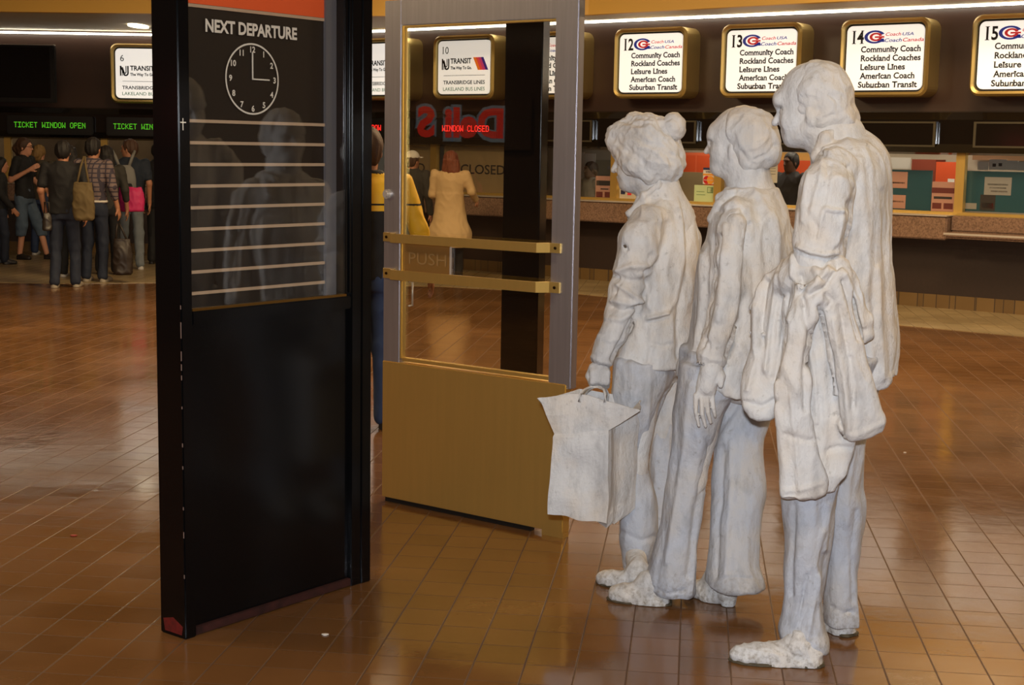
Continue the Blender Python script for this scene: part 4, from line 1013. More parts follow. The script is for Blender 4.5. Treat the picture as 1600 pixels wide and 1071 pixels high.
    # --- flared trousers
    S = SDF((0.35, 4.35, 0.012), (1.15, 5.25, 0.95), 0.0055)
    front = [(570, 1064, 1160), (616, 1058, 1150), (650, 1053, 1132), (687, 1050, 1119), (724, 1045, 1104), (769, 1037, 1100), (821, 1027, 1093), (877, 1015, 1089), (905, 1010, 1089), (920, 1011, 1089), (931, 1018, 1087)]
    dyf = np.interp([r_[0] for r_ in front], [570, 940], [-.09, -.03])
    rear = [(570, 1100, 1210), (600, 1112, 1206), (640, 1128, 1202), (691, 1121, 1190), (740, 1117, 1193), (770, 1115, 1194), (821, 1110, 1189), (877, 1106, 1187), (900, 1102, 1194), (914, 1101, 1197)]
    dyr = np.interp([r_[0] for r_ in rear], [570, 914], [.09, -.04])
    S.stack(F.rows([r_ + (d_,) for r_, d_ in zip(front, dyf)], 1.0), 0)
    S.stack(F.rows([r_ + (d_,) for r_, d_ in zip(rear, dyr)], 1.0), 0.012)
    S.stack(F.rows([(545, 1066, 1212), (580, 1066, 1212), (605, 1072, 1206)], 1.35, 0.01), 0.03)
    S.stack(F.rows([(890, 1026, 1080), (960, 1024, 1080)], .9, -.03), 0.003, 'sub'); S.stack(F.rows([(890, 1114, 1182), (960, 1112, 1186)], .9, -.04), 0.003, 'sub')
    sculpt('trousers', S, PLASTER_SHADE, st2, base2, crisp(0.8) + [(0.0012, (20, 20, 5), 37, 'w'), (0.007, (4.5, 4.5, 1.1), 33, 'w'), (0.0035, (8, 8, 1.6), 34, 'r')],
           strokes=[([(1160, 616), (1130, 665), (1112, 705), (1100, 760)], 5, -0.008), ([(1080, 600), (1070, 690), (1056, 780), (1040, 880)], 5, 0.006), ([(1104, 735), (1085, 800), (1076, 900)], 5, -0.006),
                    ([(1098, 770), (1086, 850), (1080, 930)], 3, 0.006), ([(1128, 700), (1124, 800), (1118, 900)], 5, -0.008), ([(1142, 690), (1140, 800), (1134, 900)], 4, 0.006), ([(1108, 905), (1150, 903), (1172, 905)], 2, -0.003),
                    ([(1092, 670), (1106, 690), (1110, 720)], 4, -0.004), ([(1000, 915), (1040, 930), (1070, 925)], 3, -0.003)])
    # --- jacket, open at the front, flaring at the hip
    S = SDF((0.3, 4.4, 0.72), (1.2, 5.3, 1.44), 0.005)
    tor = [(268, 1142, 1199), (280, 1140, 1204), (292, 1135, 1213), (306, 1126, 1221), (322, 1116, 1229), (342, 1109, 1238), (365, 1104, 1241), (389, 1094, 1243), (412, 1088, 1244), (471, 1084, 1243), (510, 1079, 1240), (536, 1074, 1238), (560, 1064, 1236), (580, 1058, 1234), (612, 1056, 1232)]
    ra = [.8, .85, .95, 1.15, 1.4, 1.6, 1.55, 1.4, 1.35, 1.2, 1.15, 1.15, 1.1, 1.1, 1.1]
    P0 = F.p(1066, 588); P1 = F.p(1165, 612); sl = (P1[2] - P0[2]) / (P1[0] - P0[0])
    S.stack(F.rows([r_ + (0.0, q_) for r_, q_ in zip(tor, ra)]), 0, hem=lambda X, Y: P0[2] + sl * (X - P0[0]) + 0.006 * np.sin(X * 40))
    F.ch(S, [(1152, 335, 56, -.14), (1147, 362, 58, -.17), (1142, 405, 55, -.19), (1137, 450, 53, -.2), (1130, 490, 50, -.205), (1120, 525, 46, -.21), (1110, 552, 41, -.21), (1108.5, 560, 41, -.21)], 0.02)
    F.ch(S, [(1205, 335, 54, .15), (1208, 370, 58, .18), (1206, 450, 54, .2), (1194, 520, 46, .2), (1182, 562, 42, .2)], 0.02)
    S.stack(F.rows([(575, 1070, 1222, 0, 1.05), (640, 1068, 1222, 0, 1.05)]), 0.004, 'sub')
    S.cap(F.p(1108, 567, -.21), F.p(1106, 590, -.21), 0.036, 0.036, 0.003, 'sub')
    # standing collar, lapels
    S.chain([(F.p(1190, 284, -.02), 0.013), (F.p(1165, 284, -.075), 0.017), (F.p(1142, 297, -.075), 0.016), (F.p(1126, 310, -.05), 0.013)], 0.012)
    S.chain([(F.p(1142, 300, -.08), 0.014), (F.p(1128, 320, -.08), 0.016), (F.p(1112, 342, -.07), 0.013)], 0.012)
    cc = F.p(1172, 279, 0); ring_ = [cc + np.array([.069 * math.cos(a), .069 * math.sin(a), .014 * math.cos(a)]) for a in np.linspace(0, 2 * math.pi, 13)]
    S.chain([(q, .0125) for q in ring_], 0.01); S.ell(F.p(1172, 250, 0), (0.062, 0.062, 0.055), None, 0.006, 'sub')
    st = [([(1124, 330), (1136, 322), (1158, 322), (1172, 345), (1174, 380)], 4, -0.006), ([(1174, 350), (1170, 400), (1163, 468), (1150, 520), (1136, 556)], 4.5, -0.012), ([(1120, 370), (1114, 430), (1110, 475), (1098, 540)], 4.5, -0.010),
          ([(1130, 350), (1127, 420), (1122, 500)], 5, 0.005), ([(1098, 400), (1098, 470), (1088, 530), (1072, 575)], 4, 0.007), ([(1106, 380), (1104, 460), (1094, 520)], 4, -0.006), ([(1190, 330), (1198, 400), (1196, 470)], 6, -0.004),
          ([(1208, 330), (1216, 380), (1214, 410)], 4, 0.005), ([(1180, 300), (1200, 330), (1214, 370)], 4, 0.004), ([(1150, 530), (1165, 560), (1170, 590)], 5, 0.004), ([(1096, 528), (1106, 536), (1108, 545)], 3, -0.005),
          ([(1092, 553), (1110, 562), (1128, 563)], 3, 0.003), ([(1168, 380), (1178, 420), (1180, 470)], 5, -0.006)]
    sculpt('jacket', S, PLASTER, st2, base2, crisp(0.8) + [(0.005, (5, 5, 1.5), 43, 'w'), (0.003, (10, 10, 2.5), 44, 'r')], st)
    for heel, toe, an, hh in ((at_z(1050, 945), at_z(947, 937), F.p(1036, 905, -.04), 0.0), (at_z(1150, 951), at_z(1150, 951) + np.array([-.155, .175, 0]), F.p(1146, 895, -.04), 0.045)):
        S = SDF(np.minimum(heel, toe) - [.1, .1, 0.01], np.maximum(heel, toe) + [.1, .1, .18], 0.004)
        shoe(S, heel, toe, 0.092, an, hh)
        sh = sculpt('shoe', S, PLASTER, st2, base2, crisp(0.6) + [(0.0014, (18, 18, 18), 52, 'r')])
        if not hh: sole(sh, heel, toe, 0.092, base2)
build_w2()

# ------------------------------------------------------------------ tall man
F3 = Fig(4.42, 25)
base3 = at_z(1268, 1018); base3[2] = 0
st3 = empty('plaster_statue', base3, 'white plaster statue of a tall stooping man, last and tallest of the queue', 'statue', 'white plaster commuters in a queue')
def build_m():
    F = F3; hc = (1272, 150); px = 1 / pxm(4.42); dh = 0.03
    M = F.head_frame(14)
    H = lambda x, y, lat=0: F.hp(hc, x, y, lat, dh)
    S = SDF((0.5, 3.95, 0.0), (1.4, 4.95, 1.92), 0.0055)
    S.ell(H(1272, 147), (54 * px, 0.078, 50 * px), M, 0.0)
    S.ell(H(1248, 186), (27 * px, 0.060, 40 * px), M, 0.03)
    S.cap(H(1240, 214), H(1262, 212), 0.028, 0.042, 0.03)
    for sgn in (-1, 1): S.cap(H(1272, 202, sgn * 0.052), H(1244, 216, sgn * 0.022), 0.024, 0.022, 0.025)
    S.ell(H(1224, 156), (12 * px, 0.052, 15 * px), M, 0.025)
    S.cap(H(1223, 175), H(1215.5, 191.5), 0.009, 0.012, 0.006)
    for sgn in (-1, 1):
        S.ell(H(1226, 193, sgn * 0.013), (0.012, 0.009, 0.009), M, 0.006)
        S.ell(H(1226, 174, sgn * 0.033), (0.02, 0.018, 0.013), M, 0.012, 'sub')
        S.ell(H(1231, 174, sgn * 0.031), (0.014, 0.014, 0.011), M, 0.006)
        S.ell(H(1242, 190, sgn * 0.045), (0.027, 0.018, 0.03), M, 0.02)
        S.ell(H(1276, 182, sgn * 0.079), (0.016, 0.009, 0.032), M, 0.008)
    S.ell(H(1228, 204), (0.01, 0.024, 0.006), M, 0.006); S.ell(H(1229.5, 210.5), (0.01, 0.021, 0.007), M, 0.006)
    S.ell(H(1237, 222), (0.017, 0.023, 0.015), M, 0.012)
    F.ch(S, [(1290, 190, 74, .02), (1308, 220, 80, .01), (1318, 250, 90, 0)], 0.03)
    F.ch(S, [(1322, 290, 110, 0), (1325, 400, 110, 0), (1335, 560, 100, 0)], 0.05)
    F.ch(S, [(1297, 280, 44, -.22), (1282, 410, 38, -.22), (1225, 440, 30, -.08)], 0.03)
    hand(S, F.p(1216, 452, -.11), (-0.22, 0.1, -1), (-0.5, -0.8, 0), 0.19, 0.5, 1)
    F.ch(S, [(1330, 280, 44, .2), (1326, 420, 36, .24), (1308, 540, 28, .22)], 0.03)
    hand(S, F.p(1306, 552, .22), (-0.15, 0.1, -1), (-1, 0, 0), 0.19, 0.3, 1)
    F.ch(S, [(1300, 620, 66, -.1), (1270, 780, 50, -.11), (1262, 960, 34, -.13)], 0.03)
    F.ch(S, [(1334, 620, 62, .12), (1316, 780, 46, .12), (1316, 950, 32, .1)], 0.03)
    sculpt('body', S, PLASTER, st3, base3, crisp(0.5))
    # --- hair: close cap from the temple down to a full nape
    S = SDF((0.7, 4.1, 1.5), (1.3, 4.85, 1.95), 0.0045)
    S.ell(H(1275, 146), (54 * px, 0.092, 50.5 * px), M, 0)
    S.ell(H(1296, 165), (32 * px, 0.086, 42 * px), M, 0.02)
    S.cap(H(1288, 188, .05), H(1312, 186, .02), 0.034, 0.04, 0.02); S.cap(H(1288, 188, -.05), H(1312, 186, -.02), 0.034, 0.04, 0.02)
    A = H(1256, 98); B = H(1250, 168); dv = B - A; t3 = np.array([F.f @ dv, dv[2]]); nrm = -np.array([t3[1], -t3[0]]); nrm /= np.linalg.norm(nrm)
    if nrm[0] < 0: nrm = -nrm
    S.cut(lambda X, Y, Z: (((X - A[0]) * F.f[0] + (Y - A[1]) * F.f[1]) * nrm[0] + (Z - A[2]) * nrm[1]) - 0.006 * np.sin(Z * 80), 0.05)
    for sgn in (-1, 1): S.ell(H(1262, 196, sgn * .075), (0.03, 0.04, 0.028), M, 0.02, 'sub')
    sculpt('hair', S, PLASTER, st3, base3, crisp(0.8) + [(0.0026, (8, 8, 6), 25, 'r'), (0.002, (18, 18, 14), 26, 'r')],
           strokes=[([(1238, 140), (1246, 165), (1256, 182), (1282, 186)], 4, 0.003), ([(1256, 190), (1280, 188), (1300, 180)], 3, -0.006), ([(1296, 148), (1306, 156), (1308, 168)], 3, -0.005), ([(1262, 146), (1276, 150), (1280, 140)], 3, 0.003)])
    # --- trousers
    S = SDF((0.5, 3.95, 0.03), (1.4, 4.95, 1.0), 0.0055)
    front = [(560, 1262, 1365), (600, 1258, 1350), (650, 1235, 1330), (720, 1219, 1312), (780, 1219, 1301), (837, 1223, 1296), (885, 1227, 1291), (932, 1227, 1288), (958, 1224, 1289), (980, 1218, 1291), (1000, 1219, 1297), (1014, 1224, 1298)]
    rear = [(560, 1300, 1384), (592, 1296, 1378), (640, 1292, 1364), (686, 1284, 1355), (730, 1280, 1351), (756, 1279, 1350), (784, 1281, 1354), (822, 1285, 1352), (887, 1288, 1343), (940, 1288, 1343), (962, 1288, 1344), (976, 1289, 1344)]
    S.stack(F.rows(front, 1.05, -.12), 0); S.stack(F.rows(rear, 1.05, .12), 0.012)
    S.stack(F.rows([(540, 1284, 1396), (580, 1284, 1384), (610, 1284, 1372)], 1.5, 0.0), 0.03)
    sculpt('trousers', S, PLASTER_SHADE, st3, base3, crisp(0.9) + [(0.0012, (20, 20, 6), 38, 'w'), (0.006, (5, 5, 1.5), 35, 'w'), (0.0035, (10, 10, 3), 36, 'r')],
           strokes=[([(1242, 790), (1238, 860), (1234, 930)], 4, -0.006), ([(1284, 830), (1275, 880), (1282, 940)], 4, 0.006), ([(1292, 790), (1290, 860)], 4, 0.006), ([(1262, 900), (1250, 950), (1240, 985)], 4, -0.007),
                    ([(1280, 900), (1270, 960), (1262, 1000)], 4, 0.006), ([(1310, 700), (1325, 760), (1322, 820)], 6, 0.005), ([(1340, 800), (1332, 870), (1334, 940)], 4, -0.004), ([(1244, 1000), (1250, 975), (1262, 950)], 4, -0.006), ([(1300, 950), (1320, 960), (1335, 958)], 4, -0.005)])
    # --- long jacket
    S = SDF((0.55, 3.9, 0.72), (1.45, 5.0, 1.74), 0.0055)
    tor = [(186, 1298, 1332, .03, .8), (197, 1290, 1338, .03, .85), (210, 1281, 1357, .02, 1.0), (226, 1273, 1376, .01, 1.2), (246, 1266, 1389, 0, 1.4), (270, 1262, 1395, 0, 1.5), (305, 1250, 1396, 0, 1.45), (340, 1246, 1394, 0, 1.35), (400, 1256, 1394, 0, 1.3), (436, 1260, 1398, 0, 1.25), (485, 1262, 1402, 0, 1.2), (543, 1268, 1405, 0, 1.15), (566, 1270, 1404, 0, 1.15), (610, 1274, 1400, 0, 1.15)]
    P0 = F.p(1360, 597); P1 = F.p(1398, 588); sl = (P1[2] - P0[2]) / (P1[0] - P0[0])
    S.stack(F.rows(tor), 0, hem=lambda X, Y: P0[2] + sl * (X - P0[0]) + 0.004 * np.sin(X * 50))
    F.ch(S, [(1304, 262, 66, -.16), (1292, 296, 84, -.2), (1286, 340, 86, -.21), (1281, 380, 78, -.215), (1279, 408, 66, -.215), (1274, 432, 58, -.2)], 0.02)
    F.ch(S, [(1274, 432, 56, -.2), (1245, 440, 50, -.13), (1226, 442, 42, -.08)], 0.02)
    F.ch(S, [(1334, 262, 60, .16), (1336, 300, 76, .2), (1332, 400, 66, .23), (1314, 520, 50, .22), (1308, 548, 44, .22)], 0.02)
    S.stack(F.rows([(575, 1284, 1392, 0, 1.1), (640, 1284, 1392, 0, 1.1)]), 0.004, 'sub')
    S.chain([(F.p(1330, 188, .0), 0.014), (F.p(1312, 194, -.045), 0.015), (F.p(1290, 216, -.065), 0.014), (F.p(1272, 246, -.07), 0.012)], 0.02)
    st = [([(1330, 318), (1332, 345), (1322, 382), (1312, 404)], 4.5, -0.013), ([(1290, 326), (1300, 329), (1318, 330)], 3, 0.010), ([(1286, 332), (1282, 352), (1278, 370)], 3, 0.006), ([(1270, 345), (1278, 360), (1274, 372)], 4, -0.005),
          ([(1250, 385), (1268, 394), (1290, 398), (1312, 396)], 4, 0.010), ([(1246, 392), (1262, 402), (1290, 406)], 3, -0.009), ([(1285, 250), (1278, 290), (1268, 330)], 4, 0.006), ([(1296, 255), (1292, 300), (1286, 320)], 4, -0.006),
          ([(1262, 270), (1256, 310), (1254, 345)], 4, 0.006), ([(1330, 260), (1336, 300), (1330, 325)], 4, -0.006), ([(1345, 250), (1350, 330), (1352, 440), (1360, 560)], 6, 0.006), ([(1376, 300), (1380, 400), (1388, 500), (1390, 580)], 5, -0.005),
          ([(1366, 420), (1374, 500), (1376, 590)], 5, 0.006), ([(1300, 196), (1316, 200), (1330, 204)], 3, -0.006), ([(1285, 232), (1300, 240), (1316, 246)], 5, 0.004), ([(1281, 235), (1284, 245), (1290, 240)], 3, -0.006), ([(1318, 340), (1310, 375), (1296, 395)], 4, 0.005)]
    sculpt('jacket', S, PLASTER, st3, base3, crisp(1.0) + [(0.006, (5, 5, 1.4), 45, 'w'), (0.0035, (11, 11, 3), 46, 'r')], st)
    for heel, toe, an in ((at_z(1288, 1040), at_z(1137, 1033), F.p(1262, 985, -.12)), (at_z(1333, 996), at_z(1272, 970), F.p(1316, 960, .1))):
        S = SDF(np.minimum(heel, toe) - [.1, .1, 0.01], np.maximum(heel, toe) + [.1, .1, .2], 0.004)
        shoe(S, heel, toe, 0.10, an)
        sole(sculpt('shoe', S, PLASTER, st3, base3, crisp(0.7) + [(0.0016, (16, 16, 16), 53, 'r')], [([(1190, 990), (1222, 1008), (1240, 1028)], 3, -.004), ([(1226, 965), (1236, 990), (1228, 1010)], 3, -.004), ([(1150, 1012), (1190, 1018), (1225, 1026)], 2.5, .002)] if toe[1] < 4.4 else None), heel, toe, 0.10, base3)
build_m()

# ------------------------------------------------------------------ coat hanging over the man's forearm
def build_coat():
    F = F3; b = F.p(1268, 640, -.26); b[2] = F.p(1268, 780, -.26)[2]
    S = SDF((0.6, 3.8, 0.5), (1.4, 4.6, 1.3), 0.005)
    # bundled over the elbow and forearm
    F.ch(S, [(1288, 420, 50, -.22), (1262, 432, 74, -.2), (1236, 436, 66, -.13), (1214, 446, 44, -.09)], 0.02)
    F.ch(S, [(1292, 440, 54, -.245), (1268, 462, 60, -.235)], 0.02)
    def panel(rows, dy, thick, k=0.012, phi=20):
        ph = math.radians(phi); out = []
        for py, xl, xr in rows:
            A = F.p(xl, py, dy); B = F.p(xr, py, dy); c = (A + B) / 2; out.append((c[2], c[0], c[1], (B[0] - A[0]) / 2 / math.cos(ph), thick, math.pi - ph))
        S.stack(out, k, e=2.4)
    panel([(402, 1228, 1256), (412, 1212, 1262), (436, 1191, 1260), (458, 1180, 1256), (494, 1177, 1246), (543, 1175, 1236), (562, 1170, 1232), (593, 1163, 1222), (625, 1162, 1214), (640, 1165, 1211), (652, 1174, 1204)], -.13, 0.026)
    panel([(450, 1252, 1320), (480, 1250, 1322), (560, 1246, 1332), (650, 1250, 1336), (700, 1262, 1334), (732, 1270, 1326), (752, 1276, 1316), (768, 1284, 1304)], -.235, 0.022, phi=12)
    panel([(440, 1240, 1296), (480, 1236, 1280), (520, 1228, 1262), (560, 1222, 1258), (600, 1212, 1266), (640, 1211, 1268), (666, 1213, 1273), (720, 1215, 1283), (751, 1219, 1292), (768, 1221, 1288), (778, 1223, 1262)], -.285, 0.023, phi=12)
    panel([(420, 1272, 1318), (446, 1276, 1328), (480, 1280, 1338), (540, 1290, 1350), (569, 1293, 1353), (598, 1298, 1360), (640, 1303, 1374), (658, 1305, 1385), (672, 1308, 1380), (684, 1320, 1354)], -.285, 0.025, phi=8)
    F.ch(S, [(1308, 410, 26, -.25), (1324, 432, 24, -.25), (1340, 465, 24, -.245), (1350, 500, 24, -.24), (1352, 524, 18, -.24), (1350, 532, 10, -.24)], 0.012)
    F.ch(S, [(1236, 470, 20, -.2), (1232, 540, 18, -.2), (1222, 600, 16, -.2)], 0.015)
    st = [([(1255, 470), (1262, 520), (1256, 580), (1258, 640)], 5, -0.013), ([(1280, 480), (1296, 560), (1304, 650), (1318, 684)], 5, -0.015), ([(1236, 440), (1224, 520), (1212, 590)], 5, -0.010), ([(1214, 430), (1204, 500), (1196, 580)], 4, 0.010),
          ([(1196, 440), (1188, 510), (1192, 540)], 4, -0.009), ([(1180, 480), (1182, 560), (1170, 610)], 4, 0.008), ([(1240, 400), (1236, 450), (1232, 500)], 4, 0.008), ([(1250, 432), (1258, 448), (1246, 460)], 7, -0.014), ([(1300, 410), (1280, 440), (1262, 452)], 4, 0.010),
          ([(1308, 420), (1290, 448), (1266, 462)], 3, -0.009), ([(1318, 440), (1334, 490), (1344, 530)], 4, -0.013), ([(1320, 428), (1340, 470), (1350, 510)], 3, 0.006), ([(1312, 480), (1326, 560), (1332, 640)], 4, -0.007), ([(1302, 500), (1318, 590), (1326, 670)], 4, 0.006),
          ([(1236, 620), (1244, 700), (1248, 760)], 4, 0.005), ([(1226, 680), (1262, 690), (1276, 688)], 4, -0.005), ([(1330, 560), (1336, 600), (1334, 634)], 3, -0.008), ([(1292, 705), (1310, 700), (1330, 700)], 4, -0.006), ([(1264, 540), (1274, 600), (1276, 660)], 4, 0.006),
          ([(1228, 768), (1250, 766), (1282, 756)], 4, 0.005), ([(1312, 676), (1340, 680), (1378, 662)], 4, 0.004), ([(1166, 628), (1190, 636), (1210, 626)], 4, -0.007), ([(1290, 460), (1300, 470), (1294, 480)], 4, -0.008)]
    o = empty('draped_coat', b, 'crumpled white plaster coat draped over the tall statue\'s left forearm', 'coat')
    sculpt('coat_cloth', S, PLASTER, o, b, crisp(1.0) + [(0.006, (7, 7, 2), 61, 'w'), (0.004, (12, 12, 3.5), 62, 'r')], st)
build_coat()

# ------------------------------------------------------------------ shopping bag
def build_bag():
    F = F1; d0 = -.19; fl, fr_, br = (867, 4.92), (951, 4.88), (999, 5.035)
    fl_b, fr_b, br_b = (855, 803), (947, 817), (990, 792)
    Yf = lambda x: np.interp(x, [855, 951], [4.92, 4.88])
    TL = at(863, 680, 4.92); TR = at(951, 673, 4.88); TB = at(998, 655, 5.035)
    BL = at(857, 803, 4.92); BR = at(947, 817, 4.88); BB = at(991, 794, 5.035)
    TBL = TL + (TB - TR); BBL = BL + (BB - BR)
    cen = (BL + BR + BB + BBL) / 4; b = cen.copy()
    o = empty('shopping_bag', b, 'white plaster shopping bag hanging from the bun-haired statue\'s hand', 'bag')
    mb = bmesh.new()
    lay = []
    def ringpts(A, B, C, D, n=10, bulge=0.0, sidein=0.0):
        r_ = []
        c0 = (A + B + C + D) / 4
        for P, Q, side in ((A, B, 0), (B, C, 1), (C, D, 0), (D, A, 1)):
            for i in range(n):
                t = i / n; p = P + (Q - P) * t; m = (P + Q) / 2 - c0; m[2] = 0; m /= np.linalg.norm(m) + 1e-9
                p = p + m * (math.sin(t * math.pi) ** 2 * (bulge if side == 0 else -sidein)); r_.append(p)
        return r_
    nl = 22
    for i in range(nl + 1):
        t = i / nl
        A, B, C, D = BL + (TL - BL) * t, BR + (TR - BR) * t, BB + (TB - BB) * t, BBL + (TBL - BBL) * t
        lay.append(ringpts(A, B, C, D, 10, 0.006 * math.sin(t * 9), 0.03 * (0.5 + 0.5 * t) if t > 0.1 else 0.012))
    lay[-1] = [p + (np.array([cen[0], cen[1], p[2]]) - p) * 0.035 for p in lay[-1]]
    # flared mouth turned outwards
    TL2 = at(839, 628, 4.94); TR2 = at(1000, 641, 4.86); TB2 = at(1000, 622, 5.07); TBL2 = at(905, 608, 5.09)
    m1 = at(866, 622, 4.9); m2 = at(924, 619, 4.87)
    def flare(t):
        A, B, C, D = TL + (TL2 - TL) * t, TR + (TR2 - TR) * t, TB + (TB2 - TB) * t, TBL + (TBL2 - TBL) * t
        r_ = ringpts(A, B, C, D, 10, 0.0, 0.03 * (1 - t))
        for i in range(10):
            u = i / 10; z = at(839 + u * 161, np.interp(839 + u * 161, [839, 866, 895, 924, 947, 1000], [628, 622.5, 619.5, 619, 624.5, 641]), 4.88)[2]
            r_[i][2] += (z - r_[i][2]) * t
        return r_
    lay.append(flare(0.35)); lay.append(flare(0.7)); lay.append(flare(1.0))
    lay = [[p + np.array([0.003, 0.003, 0.002]) * (waves(np.array([p]), (9, 9, 7), 71)[0]) * 1.3 for p in L_] for L_ in lay]
    # crumple the lower corner of the gusset
    for L_, tt in zip(lay[:6], (1, .9, .7, .45, .2, .1)):
        for i in range(10, 20):
            u = (i - 10) / 10; L_[i] = L_[i] + np.array([-0.02, -0.01, -0.028]) * math.sin(u * math.pi) * tt * (1 + 0.5 * math.sin(i * 2.1))
    V = [[mb.verts.new(tuple(p - b)) for p in L_] for L_ in lay]; n = len(V[0])
    for i in range(len(V) - 1):
        for j in range(n): mb.faces.new((V[i][j], V[i][(j + 1) % n], V[i + 1][(j + 1) % n], V[i + 1][j]))
    mb.faces.new(V[0][::-1])
    me = bpy.data.meshes.new('bag_body'); bmesh.ops.recalc_face_normals(mb, faces=mb.faces); mb.to_mesh(me); mb.free()
    ob = link('bag_body', me, PLASTER, o, local=True)
    sm = ob.modifiers.new('thick', 'SOLIDIFY'); sm.thickness = 0.006; sm.offset = 0
    for a, c, yo in ((905, 946, 4.87), (912, 950, 5.04)):
        t = MB()
        P = [at(a, 628, yo), at(a + 2, 616, yo), at(a + 9, 609, (yo + 4.965) / 2), at(a + 17, 605, 4.965), at(c - 12, 605, 4.965), at(c - 3, 609, (yo + 4.965) / 2), at(c, 616, yo), at(c - 1, 629, yo)]
        t.tube(P, 0.0045, 8)
        h_ = link('bag_handle', t.mesh('bag_handle', smooth=True), PLASTER, o)
build_bag()
# ================================================================== people
def wall_px(px, py, off, fr=None):
    """point on the plane `off` in front of the angled ticket wall, as (u, w)"""
    n = np.array([RN[0], RN[1], 0]); o_ = np.array([0, 17.8, 0]) + n * off; d = ray(px, py); t = ((o_ - CAMP) @ n) / (d @ n); P = CAMP + d * t
    return (P - np.array([0, 17.8, 0])) @ np.array([RE[0], RE[1], 0]), P[2]
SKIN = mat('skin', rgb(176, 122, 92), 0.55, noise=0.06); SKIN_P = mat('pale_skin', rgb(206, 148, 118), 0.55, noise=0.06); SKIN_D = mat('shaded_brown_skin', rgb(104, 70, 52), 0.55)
HAIR_B = mat('black_hair', rgb(20, 16, 15), 0.65, bump=0.3, bscale=90); HAIR_BR = mat('brown_hair', rgb(70, 46, 30), 0.65, bump=0.3, bscale=90)
HAIR_BL = mat('blond_hair', rgb(150, 116, 66), 0.65, noise=0.3, nscale=30, bump=0.3, bscale=90); HAIR_R = mat('red_hair', rgb(120, 62, 36), 0.65, noise=0.25, nscale=30, bump=0.3, bscale=90)
BLACKC = mat('black_cloth', rgb(22, 22, 24), 0.8, bump=0.2); NAVYC = mat('navy_cloth', rgb(28, 38, 52), 0.8, bump=0.2); JEAN_D = mat('dark_denim', rgb(30, 38, 56), 0.8, noise=0.2, nscale=14)
JEAN_M = mat('blue_denim', rgb(44, 60, 92), 0.8, noise=0.25, nscale=14); JEAN_L = mat('light_denim', rgb(116, 124, 130), 0.8, noise=0.2, nscale=12); JEAN_W = mat('washed_denim', rgb(84, 102, 122), 0.8, noise=0.25, nscale=12)
OLIVE = mat('olive_cloth', rgb(68, 60, 46), 0.8, bump=0.2); TANC = mat('tan_coat_cloth', rgb(198, 166, 118), 0.75, noise=0.06, bump=0.15); YELC = mat('yellow_cloth', rgb(240, 186, 34), 0.6, bump=0.1)
DKGREY = mat('dark_grey_cloth', rgb(50, 48, 42), 0.8); WHITEC = mat('white_cloth', rgb(214, 208, 196), 0.7); SHOE_D = mat('dark_shoe', rgb(30, 27, 26), 0.5); SHOE_L = mat('pale_shoe', rgb(150, 140, 124), 0.6); SHOE_W = mat('white_shoe', rgb(196, 192, 186), 0.6)
def plaid_mat():
    m = bpy.data.materials.new('plaid_cloth'); m.use_nodes = True; nt = m.node_tree; b = nt.nodes['Principled BSDF']; L = nt.links.new
    tc = nt.nodes.new('ShaderNodeTexCoord'); sx = nt.nodes.new('ShaderNodeSeparateXYZ'); L(tc.outputs['Object'], sx.inputs[0])
    def M(op, a, c):
        n = nt.nodes.new('ShaderNodeMath'); n.operation = op
        for i, v in enumerate((a, c)):
            if isinstance(v, (int, float)): n.inputs[i].default_value = v
            else: L(v, n.inputs[i])
        return n.outputs[0]
    lat = M('ADD', sx.outputs[1], M('MULTIPLY', sx.outputs[0], 0.6))
    st = M('MAXIMUM', M('GREATER_THAN', M('FRACT', M('MULTIPLY', lat, 20.0), 0), 0.72), M('GREATER_THAN', M('FRACT', M('MULTIPLY', sx.outputs[2], 20.0), 0), 0.72))
    mx = nt.nodes.new('ShaderNodeMix'); mx.data_type = 'RGBA'; mx.inputs['A'].default_value = rgb(112, 96, 94); mx.inputs['B'].default_value = rgb(56, 50, 62); L(st, mx.inputs['Factor']); L(mx.outputs['Result'], b.inputs['Base Color']); b.inputs['Roughness'].default_value = 0.8
    return m
PLAID = plaid_mat()

